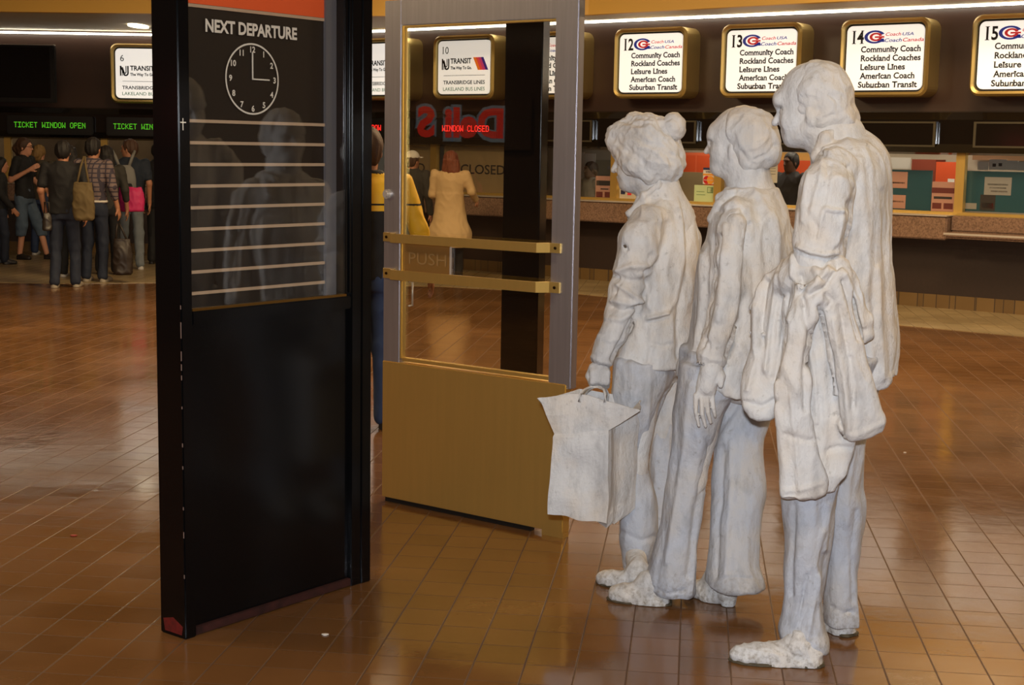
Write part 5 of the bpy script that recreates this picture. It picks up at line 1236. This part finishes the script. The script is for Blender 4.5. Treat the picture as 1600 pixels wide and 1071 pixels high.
def person(label, x, y, yaw, height, skin=SKIN, hair=HAIR_B, hstyle='short', top=BLACKC, sleeve='short', bottom=JEAN_D, cut='long', shoes=SHOE_D, larm=None, rarm=None, lfoot=0.0, rfoot=0.0, headyaw=0.0, wide=1.0, coat=None, cap=None, glasses=False, belt=None, h=0.010, yoke=None, tuck=False, lean=0.0):
    s = height / 1.70; o = empty('person', (x, y, 0.004 if y > 15.6 else 0.0), label, 'person', rz=math.radians(yaw))
    V = lambda a, b, c: np.array([a + lean * max(0, c - 0.9), b, c]) * s
    sh = 0.185 * wide
    L_ = [V(0, sh, 1.405)] + [V(*p) for p in (larm or ((-0.02, 0.245, 1.13), (0.06, 0.25, 0.88)))]
    R_ = [V(0, -sh, 1.405)] + [V(*p) for p in (rarm or ((-0.02, -0.245, 1.13), (0.06, -0.25, 0.88)))]
    legs = [(1, lfoot), (-1, rfoot)]
    cy, sy = math.cos(math.radians(headyaw)), math.sin(math.radians(headyaw)); HM = np.array([[cy, sy, 0], [-sy, cy, 0], [0, 0, 1]])
    hc = V(0.02, 0, 1.585); hd = lambda a, b, c: hc + (HM.T @ np.array([a, b, c])) * s
    lo = np.array([-0.55, -0.55, 0]) * s; hi = np.array([0.65, 0.55, 1.80]) * s
    S = SDF(lo, hi, 0.0085)
    S.ell(hd(-0.005, 0, 0.02), np.array([.098, .076, .098]) * s, HM, 0); S.ell(hd(0.045, 0, -0.04), np.array([.052, .056, .075]) * s, HM, 0.03)
    S.cap(hd(0.06, 0, -0.095), hd(0.0, 0, -0.08), .028 * s, .045 * s, 0.03); S.cap(hd(0.092, 0, 0.0), hd(0.112, 0, -0.035), .009 * s, .014 * s, 0.01)
    S.ell(hd(0.088, 0, 0.025), np.array([.014, .05, .012]) * s, HM, 0.015)
    for q in (-1, 1):
        S.ell(hd(0.092, q * .032, 0.005), np.array([.016, .017, .012]) * s, HM, 0.01, 'sub'); S.ell(hd(0.082, q * .031, 0.003), np.array([.012, .013, .01]) * s, HM, 0.004)
        S.ell(hd(-0.005, q * .077, -0.02), np.array([.017, .009, .03]) * s, HM, 0.006)
    S.ell(hd(0.090, 0, -0.065), np.array([.011, .024, .007]) * s, HM, 0.006)
    S.cap(V(0, 0, 1.36), V(0.01, 0, 1.52), .062 * s, .056 * s, 0.03)
    S.stack([(V(0, 0, z)[2], V(0, 0, z)[0], 0, a * s, b * s, 0) for z, a, b in ((.86, .08, .13), (1.1, .075, .115), (1.3, .085, .14), (1.42, .06, .13))], 0.03)
    for A in (L_, R_):
        S.chain([(A[0], .046 * s), (A[1], .038 * s), (A[2], .026 * s)], 0.02); d = A[2] - A[1]; hand(S, A[2] + d / np.linalg.norm(d) * .02, d, (0, -1 if A is L_ else 1, 0), .185 * s, .35, 1 if A is L_ else -1)
    for q, f in legs: S.chain([(V(0, q * .08, .86), .07 * s), (V(f * .5 + .02, q * .09, .48), .05 * s), (V(f - .02, q * .1, .09), .035 * s)], 0.02)
    sculpt('body', S, skin, o, (0, 0, 0))
    # hair
    S = SDF(hc - .24 * s, hc + .2 * s, 0.008)
    if hstyle == 'short': S.ell(hd(-0.012, 0, 0.032), np.array([.108, .088, .10]) * s, HM, 0); S.ell(hd(-0.04, 0, -0.01), np.array([.075, .083, .09]) * s, HM, 0.02)
    else:
        S.ell(hd(-0.012, 0, 0.028), np.array([.112, .095, .104]) * s, HM, 0)
        if hstyle == 'long': S.stack([(hd(0, 0, z)[2], hd(-0.05, 0, 0)[0], hd(-0.05, 0, 0)[1], a * s, b * s, 0) for z, a, b in ((-.20, .055, .115), (-.1, .068, .122), (0, .078, .106))], 0.03)
        if hstyle == 'pony': S.cap(hd(-0.10, 0, 0.02), hd(-0.13, 0, -0.03), .045 * s, .05 * s, .01); S.cap(hd(-0.13, 0.02, -0.03), hd(-0.12, 0.03, -0.12), .045 * s, .02 * s, .02); S.cap(hd(-0.05, 0, -0.03), hd(-0.06, 0, -0.07), .075 * s, .06 * s, .02)
    S.ell(hd(0.085, 0, -0.03), np.array([.06, .075, .09]) * s, HM, 0.015, 'sub'); S.ell(hd(0.03, 0, -0.14), np.array([.07, .08, .09]) * s, HM, 0.015, 'sub')
    sculpt('hair', S, hair, o, (0, 0, 0), [(0.004, (14, 14, 7), 3, 'r')])
    # upper garment
    S = SDF(lo, hi, h)
    zb = 0.935 if tuck else 0.86
    S.stack([(V(0, 0, z)[2], V(0, 0, z)[0], 0, a * s, b * s * wide, 0) for z, a, b in ((zb, .128, .172), (.95, .122, .168), (1.08, .112, .155), (1.2, .118, .168), (1.32, .118, .182), (1.40, .098, .185), (1.44, .078, .13), (1.475, .066, .08))], 0)
    for A in (L_, R_):
        if sleeve == 'short': S.chain([(A[0], .062 * s), (A[0] + (A[1] - A[0]) * .72, .058 * s)], .025)
        elif sleeve == 'mid': S.chain([(A[0], .064 * s), (A[1], .054 * s), (A[1] + (A[2] - A[1]) * .5, .047 * s)], .025)
        else: S.chain([(A[0], .066 * s), (A[1], .056 * s), (A[2], .043 * s)], .025)
    if coat:
        S.stack([(V(0, 0, z)[2], 0, 0, a * s, b * s, 0) for z, a, b in coat], .03)
    S.cap(V(0.01, 0, 1.45), V(0.02, 0, 1.6), .062 * s, .062 * s, .005, 'sub')
    tp = sculpt('coat' if coat else ('jacket' if sleeve == 'long' else 'shirt'), S, top, o, (0, 0, 0), [(0.004, (5, 5, 3), 8, 'w'), (0.003, (9, 9, 4), 9, 'r')])
    if yoke:
        tp.data.materials.append(yoke); n = len(tp.data.polygons); C_ = np.zeros(n * 3); tp.data.polygons.foreach_get('center', C_); C_ = C_.reshape(-1, 3) / s
        mi = ((C_[:, 2] < 1.25) & (np.abs(C_[:, 1]) < 0.19)) | (C_[:, 2] > 1.455); mi |= (np.abs(C_[:, 2] - 1.285) < 0.006)
        tp.data.polygons.foreach_set('material_index', mi.astype(np.int32))
    # lower garment
    S = SDF(lo, [hi[0], hi[1], 1.05 * s], h)
    S.stack([(V(0, 0, z)[2], 0, 0, a * s, b * s * wide, 0) for z, a, b in ((.80, .11, .165), (.88, .118, .168), (.97, .11, .155), (1.0, .105, .15))], 0)
    for q, f in legs:
        if cut == 'long': S.chain([(V(0, q * .085, .84), .086 * s), (V(f * .5 + .02, q * .095, .48), .066 * s), (V(f - .02, q * .105, .075), .058 * s)], 0.03)
        else: S.chain([(V(0, q * .085, .84), .092 * s), (V(f * .5 + .01, q * .095, .48), .078 * s), (V(f * .7, q * .10, .36), .074 * s)], 0.03)
    S.cut(lambda X, Y, Z: (0.03 if cut == 'long' else 0.33) * s - Z)
    sculpt('trousers', S, bottom, o, (0, 0, 0), [(0.004, (6, 6, 3), 12, 'w'), (0.003, (9, 9, 5), 13, 'r')])
    if belt:
        S = SDF(lo + [0.2, .2, .8], [.3, .35, 1.1], h); S.stack([(V(0, 0, .945)[2], 0, 0, .131 * s, .176 * s * wide, 0), (V(0, 0, .975)[2], 0, 0, .128 * s, .172 * s * wide, 0)], 0); sculpt('belt', S, belt, o, (0, 0, 0))
    for q, f in legs:
        S = SDF(V(f - .12, q * .11 - .08, -.01), V(f + .24, q * .11 + .08, .14), 0.008); shoe(S, V(f - .08, q * .105, 0), V(f + .175, q * .125, 0), .088 * s); sculpt('shoe', S, shoes, o, (0, 0, 0))
    if cap:
        S = SDF(hc - .2, hc + .22, .008); S.ell(hd(-.01, 0, .045), np.array([.112, .094, .092]) * s, HM, 0); S.cut(lambda X, Y, Z: hc[2] + .03 * s - Z, .004); S.ell(hd(.13, 0, .04), np.array([.07, .07, .012]) * s, HM, .008); sculpt('cap', S, cap, o, (0, 0, 0))
    if glasses:
        g = MB()
        for q in (-1, 1):
            c = hd(.112, q * .033, .0); e_ = HM.T @ np.array([0, 1, 0.]); g.tube([c + (e_ * .024 * math.cos(a) + np.array([0, 0, .017]) * math.sin(a)) * s for a in np.linspace(0, 2 * math.pi, 15)], .0028, 6); g.tube([hd(.11, q * .057, .004), hd(0, q * .082, .0)], .0025, 6)
        link('glasses', g.mesh('glasses'), BLACKC, o, local=True)
    return o
def ztop(px, py, Y): return at(px, py, Y)[2]

# the queue on the left
person('person in a black jacket and dark jeans at the very left edge', -6.36, 17.9, 25, ztop(8, 247, 17.9), top=BLACKC, sleeve='long', bottom=JEAN_D, hair=HAIR_B, hstyle='long', lfoot=-.05, rfoot=.05, rarm=((-0.02, -.25, 1.13), (0.14, -.26, .92)))
person('person in glasses, black T-shirt and cropped jeans, facing right with bent arms', -6.33, 18.7, -12, ztop(38, 217, 19.05), skin=SKIN_P, hair=HAIR_BR, hstyle='pony', top=BLACKC, bottom=JEAN_W, cut='capri', glasses=True, lfoot=.28, rfoot=-.02, rarm=((-0.06, -.25, 1.12), (0.2, -.22, 1.26)), larm=((0.0, .23, 1.12), (0.24, .17, .98)), headyaw=8)
person('person with blond hair tied back, olive top and blue jeans, seen from behind', -6.36, 19.4, 82, ztop(67, 228, 19.25), skin=SKIN_P, hair=HAIR_BL, hstyle='pony', top=OLIVE, sleeve='mid', bottom=JEAN_M, shoes=SHOE_W, larm=((.03, .24, 1.14), (.16, .16, .98)), rarm=((.03, -.24, 1.14), (.16, -.16, .98)))
person('person in black T-shirt and dark jeans with olive tote, nearest of the left queue', -4.74, 15.22, 93, ztop(103, 221, 15.22), hair=HAIR_B, top=BLACKC, bottom=JEAN_D, shoes=SHOE_L, wide=1.08, lfoot=-.08, rfoot=.06, larm=((-0.02, .26, 1.13), (.1, .25, .9)), rarm=((-.08, -.27, 1.13), (0.0, -.25, .88)))
person('person in a plaid shirt, white belt and blue jeans, seen from behind', -4.61, 15.85, 80, ztop(145, 217, 15.85), hair=HAIR_B, top=PLAID, sleeve='mid', bottom=JEAN_D, shoes=SHOE_L, tuck=True, belt=WHITEC, wide=1.0, rarm=((-.02, -.25, 1.13), (.06, -.27, .9)))
person('person with a grey backpack over a navy T-shirt and pale jeans', -4.66, 17.55, 108, ztop(190, 219, 17.55), hair=HAIR_BR, top=NAVYC, bottom=JEAN_L, shoes=SHOE_W, headyaw=60, wide=1.1, rfoot=-.12, lfoot=.05, larm=((.05, .25, 1.13), (.2, .2, .95)))
person('person in dark clothes half hidden between the black T-shirt and plaid shirt', -5.02, 16.35, 90, ztop(122, 229, 16.35), hair=HAIR_B, hstyle='long', top=BLACKC, bottom=BLACKC, shoes=SHOE_W, h=.012)
person('person with long black hair half hidden behind the plaid shirt', -4.72, 16.75, 95, ztop(167, 229, 16.75), hair=HAIR_B, hstyle='long', top=DKGREY, sleeve='mid', bottom=BLACKC, h=.012)
person('person in black clothes at the left edge of the black board', -4.5, 18.3, 90, ztop(216, 224, 18.3), hair=HAIR_B, top=BLACKC, sleeve='long', bottom=BLACKC, shoes=SHOE_D, h=.012)
# seen through the door
person('person in a yellow and black jacket between the black board and steel door', -0.80, 7.85, 97, 1.64, skin=SKIN, hair=HAIR_BR, top=YELC, sleeve='long', yoke=BLACKC, bottom=JEAN_M, shoes=SHOE_D, rarm=((-.03, -.29, 1.15), (.04, -.35, .92)), larm=((.1, .24, 1.13), (.3, .16, 1.1)), wide=1.05)
person('person with red hair in a long tan coat, seen through the door glass', -0.74, 16.6, 75, ztop(690, 237, 16.6), skin=SKIN_P, hair=HAIR_R, hstyle='long', top=TANC, sleeve='long', bottom=BLACKC, coat=((.46, .24, .29), (.62, .24, .30), (.8, .17, .235), (1.0, .13, .19), (1.15, .12, .175)), rarm=((.02, -.29, 1.18), (.2, -.29, 1.08)), larm=((.03, .25, 1.14), (.2, .2, 1.05)), rfoot=.1, lfoot=-.1, headyaw=20, wide=1.12)
person('person in a white cap and dark jacket, seen through the door glass', -1.22, 17.2, 70, ztop(640, 238, 17.2), hair=HAIR_BR, top=DKGREY, sleeve='long', bottom=BLACKC, cap=WHITEC, wide=1.1, headyaw=-15)
# clerks behind the ticket glass
def clerk(px, ytop, off, yaw, label, **kw):
    u, z = wall_px(px, ytop, off); p = RW(u, off, 0); person(label, p[0], p[1], yaw, z, **kw)
clerk(1238, 240, -0.75, 215, 'clerk in dark clothes behind the ticket glass, between the two rear statues', skin=SKIN_D, hair=HAIR_B, top=mat('charcoal_cloth', rgb(38, 36, 38), .8), sleeve='long', bottom=BLACKC, wide=1.15)
clerk(925, 254, -0.8, 205, 'clerk in a grey shirt behind the ticket glass, left of the bun-haired statue', skin=mat('dim_skin', rgb(112, 92, 76), .6), hair=mat('cropped_hair', rgb(70, 62, 54), .6), top=mat('grey_shirt_cloth', rgb(136, 130, 122), .8), sleeve='mid', bottom=BLACKC)
clerk(982, 243, -0.9, 200, 'clerk in a tan shirt behind the ticket glass, hidden mostly by the bun-haired statue', skin=SKIN, hair=HAIR_BR, top=TANC, sleeve='mid', bottom=BLACKC)

# ------------------------------------------------------------------ bags of the queue
def soft_bag(name, label, c, size, rz, m, straps, relief=0.006, squash=2.6, cat='bag', part='bag_body'):
    o = empty(name, c, label, cat, rz=math.radians(rz)); a, b, hh = size
    S = SDF((-a - .05, -b - .05, -.02), (a + .05, b + .05, hh + .05), 0.008)
    S.stack([(z * hh, 0, 0, a * q, b * q2, 0) for z, q, q2 in ((0, .8, .7), (.08, .97, 1), (.4, 1, 1), (.75, .92, .8), (1, .8, .35))], 0, e=squash)
    sculpt(part, S, m, o, (0, 0, 0), [(relief, (5, 5, 5), 5, 'w'), (relief * .6, (10, 10, 7), 6, 'r')])
    for P in straps:
        t = MB(); t.tube(P, 0.011, 8); link('strap', t.mesh('strap', smooth=True), m, o, local=True)
    return o
c = at(131, 345, 15.02); soft_bag('tote_bag', 'olive canvas tote bag on the black T-shirt person\'s shoulder', c, (.115, .05, .40), 5, mat('olive_canvas', rgb(96, 80, 48), .8, noise=.15), [[(-.06, 0, .38), (-.03, .06, .56), (-.01, .12, .66)], [(.06, 0, .38), (.02, .06, .56), (0.0, .12, .66)]])
c = at(205, 331, 16.95); soft_bag('shoulder_bag', 'bright pink shoulder bag hanging below the grey backpack', c, (.155, .07, .29), 8, mat('pink_cloth', rgb(206, 40, 104), .6, noise=.1), [[(-.12, 0, .25), (-.16, .03, .40), (-.19, .06, .52)], [(-.02, 0, .27), (-.11, .03, .40), (-.18, .06, .52)]])
c = at(192, 430, 15.75); soft_bag('shopping_bag', 'dark brown shopping bag standing by the plaid-shirt person\'s hand', c, (.11, .06, .40), 10, mat('dark_bag', rgb(44, 34, 28), .5, noise=.2), [[(-.07, 0, .38), (-.06, .02, .5), (-.05, .03, .56)], [(.05, 0, .38), (0, .02, .5), (-.03, .03, .56)]])
c = at(74, 361, 15.13); soft_bag('handbag', 'small dark handbag in the black T-shirt person\'s left hand', c, (.05, .05, .19), 40, mat('dark_leather', rgb(52, 46, 42), .4), [[(-.03, 0, .17), (-.02, 0, .3), (.02, 0, .3), (.03, 0, .17)]])
c = at(195, 318, 17.32); o = empty('backpack', c, 'grey and black backpack on the navy T-shirt person', 'bag', rz=math.radians(18))
S = SDF((-.22, -.16, -.03), (.22, .16, .55), .008); S.stack([(0, 0, 0, .12, .06, 0), (.04, 0, 0, .135, .075, 0), (.25, 0, 0, .135, .08, 0), (.4, 0, 0, .115, .065, 0), (.46, 0, 0, .07, .04, 0)], 0, e=3); sculpt('pack_body', S, mat('grey_pack', rgb(120, 120, 116), .7), o, (0, 0, 0), [(.004, (5, 5, 5), 5, 'w')])
S = SDF((-.15, -.16, 0), (.15, .05, .3), .008); S.stack([(.03, 0, -.085, .09, .03, 0), (.15, 0, -.09, .095, .035, 0), (.24, 0, -.085, .08, .025, 0)], 0, e=3); sculpt('front_pocket', S, BLACKC, o, (0, 0, 0))
for q in (-1, 1):
    t = MB(); t.tube([(q * .05, 0, .42), (q * .10, .03, .56), (q * .13, .10, .62)], .02, 8); link('shoulder_strap', t.mesh('s', smooth=True), mat('grey_pack', None), o, local=True)

# ------------------------------------------------------------------ things at the ticket windows
def slab(name, label, cat, px0, py0, px1, py1, off, th, m, group=None, bevel=0.0):
    u0, z1 = wall_px(px0, py0, off); u1, z0 = wall_px(px1, py1, off)
    o = empty(name, RW((u0 + u1) / 2, off, z0), label, cat, group, rz=RZR); b = MB(); b.box(RW, u0, u1, off - th, off, z0, z1)
    return o, u0, u1, z0, z1, b
def simple(name, label, cat, x0, y0, x1, y1, off, th, m, group=None, part='panel', extra=None):
    o, u0, u1, z0, z1, b = slab(name, label, cat, x0, y0, x1, y1, off, th, m, group); ob = link(part, b.mesh(part), m, o)
    for k, (a0, a1, c0, c1, mm, nm) in enumerate(extra or []):
        e = MB(); e.box(RW, u0 + (u1 - u0) * a0, u0 + (u1 - u0) * a1, off, off + .003, z0 + (z1 - z0) * c0, z0 + (z1 - z0) * c1); link(nm, e.mesh(nm), mm, ob)
    return o
TEAL = mat('teal_screen', rgb(46, 84, 96), .25); PINKP = mat('pinkish_leaflet', rgb(190, 140, 124), .6); MAROON = mat('maroon_print', rgb(104, 40, 36), .6); DKP = mat('dark_print', rgb(46, 40, 40), .6); PALEP = mat('grey_print', rgb(150, 146, 144), .6)
MC_R = mat('card_red', rgb(206, 30, 30), .5); MC_Y = mat('card_amber', rgb(238, 160, 50), .5); GREENP = mat('pale_green_note', rgb(196, 214, 160), .7); VBLUE = mat('card_blue', rgb(40, 50, 96), .5)
# window 14 and 15, right of the tall statue
simple('notice_screen', 'teal notice screen behind the glass right beside the tall statue\'s back', 'screen', 1392, 265, 1453, 331, -.10, .03, TEAL, extra=[(.0, .42, .55, .95, PINKP, 'notice'), (.0, .4, .05, .38, PINKP, 'notice'), (.06, .36, .66, .7, DKP, 'print'), (.06, .36, .2, .24, DKP, 'print')])
simple('notice_screen', 'teal notice screen behind the glass at the right edge', 'screen', 1511, 267, 1640, 335, -.10, .03, TEAL, extra=[(.22, .54, .42, .86, PALEP, 'notice'), (.26, .50, .66, .70, DKP, 'print'), (.28, .48, .58, .61, DKP, 'print'), (.30, .50, .49, .53, MAROON, 'print'), (.18, .36, .03, .42, DKP, 'card_sticker'), (.20, .34, .08, .22, MC_R, 'print'), (.0, .14, .05, .2, PALEP, 'notice')])
simple('leaflet_holder', 'pink leaflet holder left of the brass mullion, beside the tall statue', 'holder', 1457, 284, 1490, 331, -.06, .05, PINKP, extra=[(.0, 1, .62, .80, MAROON, 'print'), (.1, .9, .42, .50, DKP, 'print'), (.05, .45, .08, .28, MAROON, 'print'), (.55, .95, .08, .28, MAROON, 'print')])
simple('storage_cabinet', 'rust brown cabinet in the ticket office behind the teal screen', 'cabinet', 1425, 249, 1458, 335, -1.2, .3, M_RUST, extra=[(.05, .95, .05, .5, M_RUST, 'door'), (.05, .95, .52, .97, M_RUST, 'door')])
simple('storage_cabinet', 'bright orange cabinet left of the brass mullion, in the office', 'cabinet', 1463, 253, 1490, 335, -1.2, .3, M_ORANGE, extra=[(.05, .45, .3, .6, M_WHITE, 'paper'), (.62, .95, .28, .68, M_WHITE, 'paper')])
simple('pinned_paper', 'row of white papers above the right-edge screen', 'paper', 1546, 249, 1572, 266, -.5, .01, M_WHITE, group='papers above the right-edge screen', extra=[(.2, .4, .3, .6, DKP, 'print'), (.55, .75, .35, .65, DKP, 'print')])
simple('pinned_paper', 'row of white papers above the right-edge screen', 'paper', 1573, 251, 1590, 266, -.5, .01, M_WHITE, group='papers above the right-edge screen')
simple('pinned_paper', 'row of white papers above the right-edge screen', 'paper', 1591, 253, 1612, 267, -.5, .01, M_WHITE, group='papers above the right-edge screen')
simple('pinned_paper', 'row of white papers above the right-edge screen', 'paper', 1528, 253, 1544, 266, -.5, .01, M_WHITE, group='papers above the right-edge screen')
simple('wall_board', 'long brown pinboard on the far office wall at the right edge', 'board', 1520, 236, 1620, 252, -1.5, .03, mat('pinboard', rgb(150, 110, 76), .7))
simple('pinned_paper', 'large white sheet on the office wall behind the tall statue\'s back', 'paper', 1390, 246, 1422, 264, -1.4, .01, M_WHITE)
# window 13, between the two rear statues
simple('storage_cabinet', 'orange cabinet behind the dark-clothed clerk', 'cabinet', 1196, 250, 1275, 330, -1.3, .25, M_ORANGE, extra=[(.02, .49, .02, .98, M_ORANGE, 'door'), (.51, .98, .02, .98, M_ORANGE, 'door')])
simple('notice_sheet', 'white notice sheet left of the dark-clothed clerk', 'paper', 1196, 256, 1214, 286, -.05, .004, M_WHITE, extra=[(.15, .85, .75, .78, PALEP, 'print'), (.15, .85, .6, .63, PALEP, 'print'), (.15, .85, .45, .48, PALEP, 'print')])
simple('wall_board', 'pale yellow board above the orange cabinet behind the clerk', 'board', 1210, 238, 1268, 251, -1.4, .03, mat('ochre_board', rgb(196, 150, 76), .7))
# window 12, between the two women
simple('office_partition', 'plain tan partition behind the window between the two women statues', 'partition', 1040, 268, 1096, 320, -.9, .05, mat('tan_partition', rgb(150, 128, 92), .7), part='partition_panel')
simple('storage_cabinet', 'orange red cabinet above the tan partition, left of the card stickers', 'cabinet', 1060, 238, 1114, 330, -1.35, .2, mat('orange_red', rgb(214, 96, 56), .6), extra=[(.05, .48, .05, .95, M_ORANGE, 'door'), (.52, .95, .05, .95, M_ORANGE, 'door')])
def card_sticker(x0, y0, x1, y1, off, label):
    o, u0, u1, z0, z1, b = slab('card_sticker', label, 'sticker', x0, y0, x1, y1, off, .003, None); f = link('sticker_sheet', b.mesh('s'), mat('sticker_white', rgb(226, 222, 214), .5), o)
    W_, H_ = u1 - u0, z1 - z0; v = off + .0015
    e = MB(); e.box(RW, u0, u1, off, v, z0 + H_ * .86, z1); link('blue_band', e.mesh('e'), VBLUE, f)
    e = MB(); e.box(RW, u0, u1, off, v, z0 + H_ * .52, z0 + H_ * .63); link('gold_band', e.mesh('e'), MC_Y, f)
    t = MB(); letters(t, RW, 'VISA', u0 + W_ * .2, z0 + H_ * .69, W_ * .6, H_ * .12, v, bold=.02, shear=.2); link('lettering', t.mesh('t'), VBLUE, f)
    for cx, m_, dv in ((.34, MC_R, 0), (.66, MC_Y, .0004)):
        c_ = MB(); pts = [(u0 + W_ * (cx + .31 * math.cos(a)), z0 + H_ * .25 + W_ * .31 * math.sin(a)) for a in np.linspace(0, 2 * math.pi, 25)[:-1]]; c_.prism(RW, pts, off, v + dv); link('card_disc', c_.mesh('c'), m_, f)
    t = MB(); letters(t, RW, 'MasterCard', u0 + W_ * .1, z0 + H_ * .22, W_ * .8, H_ * .055, v + .001, bold=.02); link('lettering', t.mesh('t'), M_WHITE, f)
card_sticker(1099, 262, 1116, 288, .008, 'card sticker with two overlapping discs, on the glass facing the middle statue')
simple('paper_note', 'pale green note stuck on the glass below the card sticker', 'paper', 1085, 289, 1116, 317, .008, .003, GREENP, part='note_sheet', extra=[(.64, .92, .55, .9, mat('green_stamp', rgb(120, 150, 100), .7), 'stamp_box'), (.67, .89, .6, .86, GREENP, 'stamp_field'), (.12, .5, .6, .63, mat('green_stamp', None), 'print'), (.12, .55, .42, .45, mat('green_stamp', None), 'print')])
# window 11, left of the bun
simple('leaflet_holder', 'pink leaflet holder left of the brass mullion beside the bun-haired statue', 'holder', 931, 275, 957, 311, -.06, .05, PINKP, extra=[(.05, .95, .58, .8, DKP, 'print'), (.3, .75, .4, .45, DKP, 'print'), (.05, .42, .06, .3, MAROON, 'print'), (.55, .92, .06, .3, MAROON, 'print')])
simple('pinned_paper', 'pale paper sheets on the office wall behind sign 11\'s window', 'paper', 900, 238, 912, 280, -1.4, .01, M_WHITE, group='sheets on the office wall')
simple('pinned_paper', 'pale paper sheets on the office wall behind sign 11\'s window', 'paper', 914, 240, 930, 262, -1.4, .01, M_WHITE, group='sheets on the office wall')
simple('file_box', 'grey beige file box on the office shelf under sign 11', 'box', 931, 250, 957, 274, -1.3, .2, mat('file_box', rgb(150, 142, 120), .7), extra=[(.7, .95, .4, .6, PALEP, 'label_plate')])
simple('decal_card', 'white card with red and blue decals under the bun-haired statue\'s chin', 'card', 968, 290, 998, 312, -.03, .004, M_WHITE, part='card_sheet', extra=[(.08, .3, .35, .7, VBLUE, 'decal'), (.08, .32, .5, .62, MAROON, 'decal'), (.42, .62, .3, .7, INK_RED, 'decal'), (.68, .9, .45, .72, INK_RED, 'decal')])
# closed windows seen through the door: tan blinds lettered CLOSED
for px0, px1, lab in ((600, 682, 'tan roller blind lettered CLOSED, behind the white-capped person'), (693, 800, 'tan roller blind lettered CLOSED, right of the red-haired person')):
    u0, _ = wall_px(px0, 260, -.04); u1, _ = wall_px(px1, 260, -.04)
    o = empty('roller_blind', RW((u0 + u1) / 2, -.06, .98), lab, 'blind', rz=RZR); b = MB(); b.box(RW, u0, u1, -.06, -.05, .985, 1.55); bl = link('blind_cloth', b.mesh('b'), M_TAN, o)
    b = MB(); b.tube([RW(u0, -.07, 1.56), RW(u1, -.07, 1.56)], .02, 10); link('blind_roller', b.mesh('b', smooth=True), M_BRASS, o)
    uu, zz = wall_px(720 if px0 > 690 else 600, 271, -.05); ue, _ = wall_px(789 if px0 > 690 else 664, 271, -.05)
    t = MB(); letters(t, RW, 'CLOSED', uu, 1.215, ue - uu, .115, -.048, bold=.01); link('lettering', t.mesh('t'), DKP, bl)
# litter on the floor
def litter(px, py, r, label, m):
    p = at_z(px, py, 0); b = MB(); pts = [(p[0] + r * math.cos(a) * (1 + .25 * math.sin(3 * a)), p[1] + r * .7 * math.sin(a)) for a in np.linspace(0, 2 * math.pi, 12)[:-1]]
    b.hexa([(x, y, .0005) for x, y in pts], [(x, y, .004) for x, y in pts]); o = link('litter_scrap', b.mesh('l', 0.001), m); tag(o, label, 'litter')
litter(508, 993, .011, 'tiny white scrap on the tiles in front of the black board', M_WHITE)
litter(115, 838, .013, 'thin red scrap on the tiles left of the black board', mat('red_scrap', rgb(150, 40, 24), .6))
litter(1414, 708, .008, 'tiny white crumb on the tiles right of the tall statue', M_WHITE)
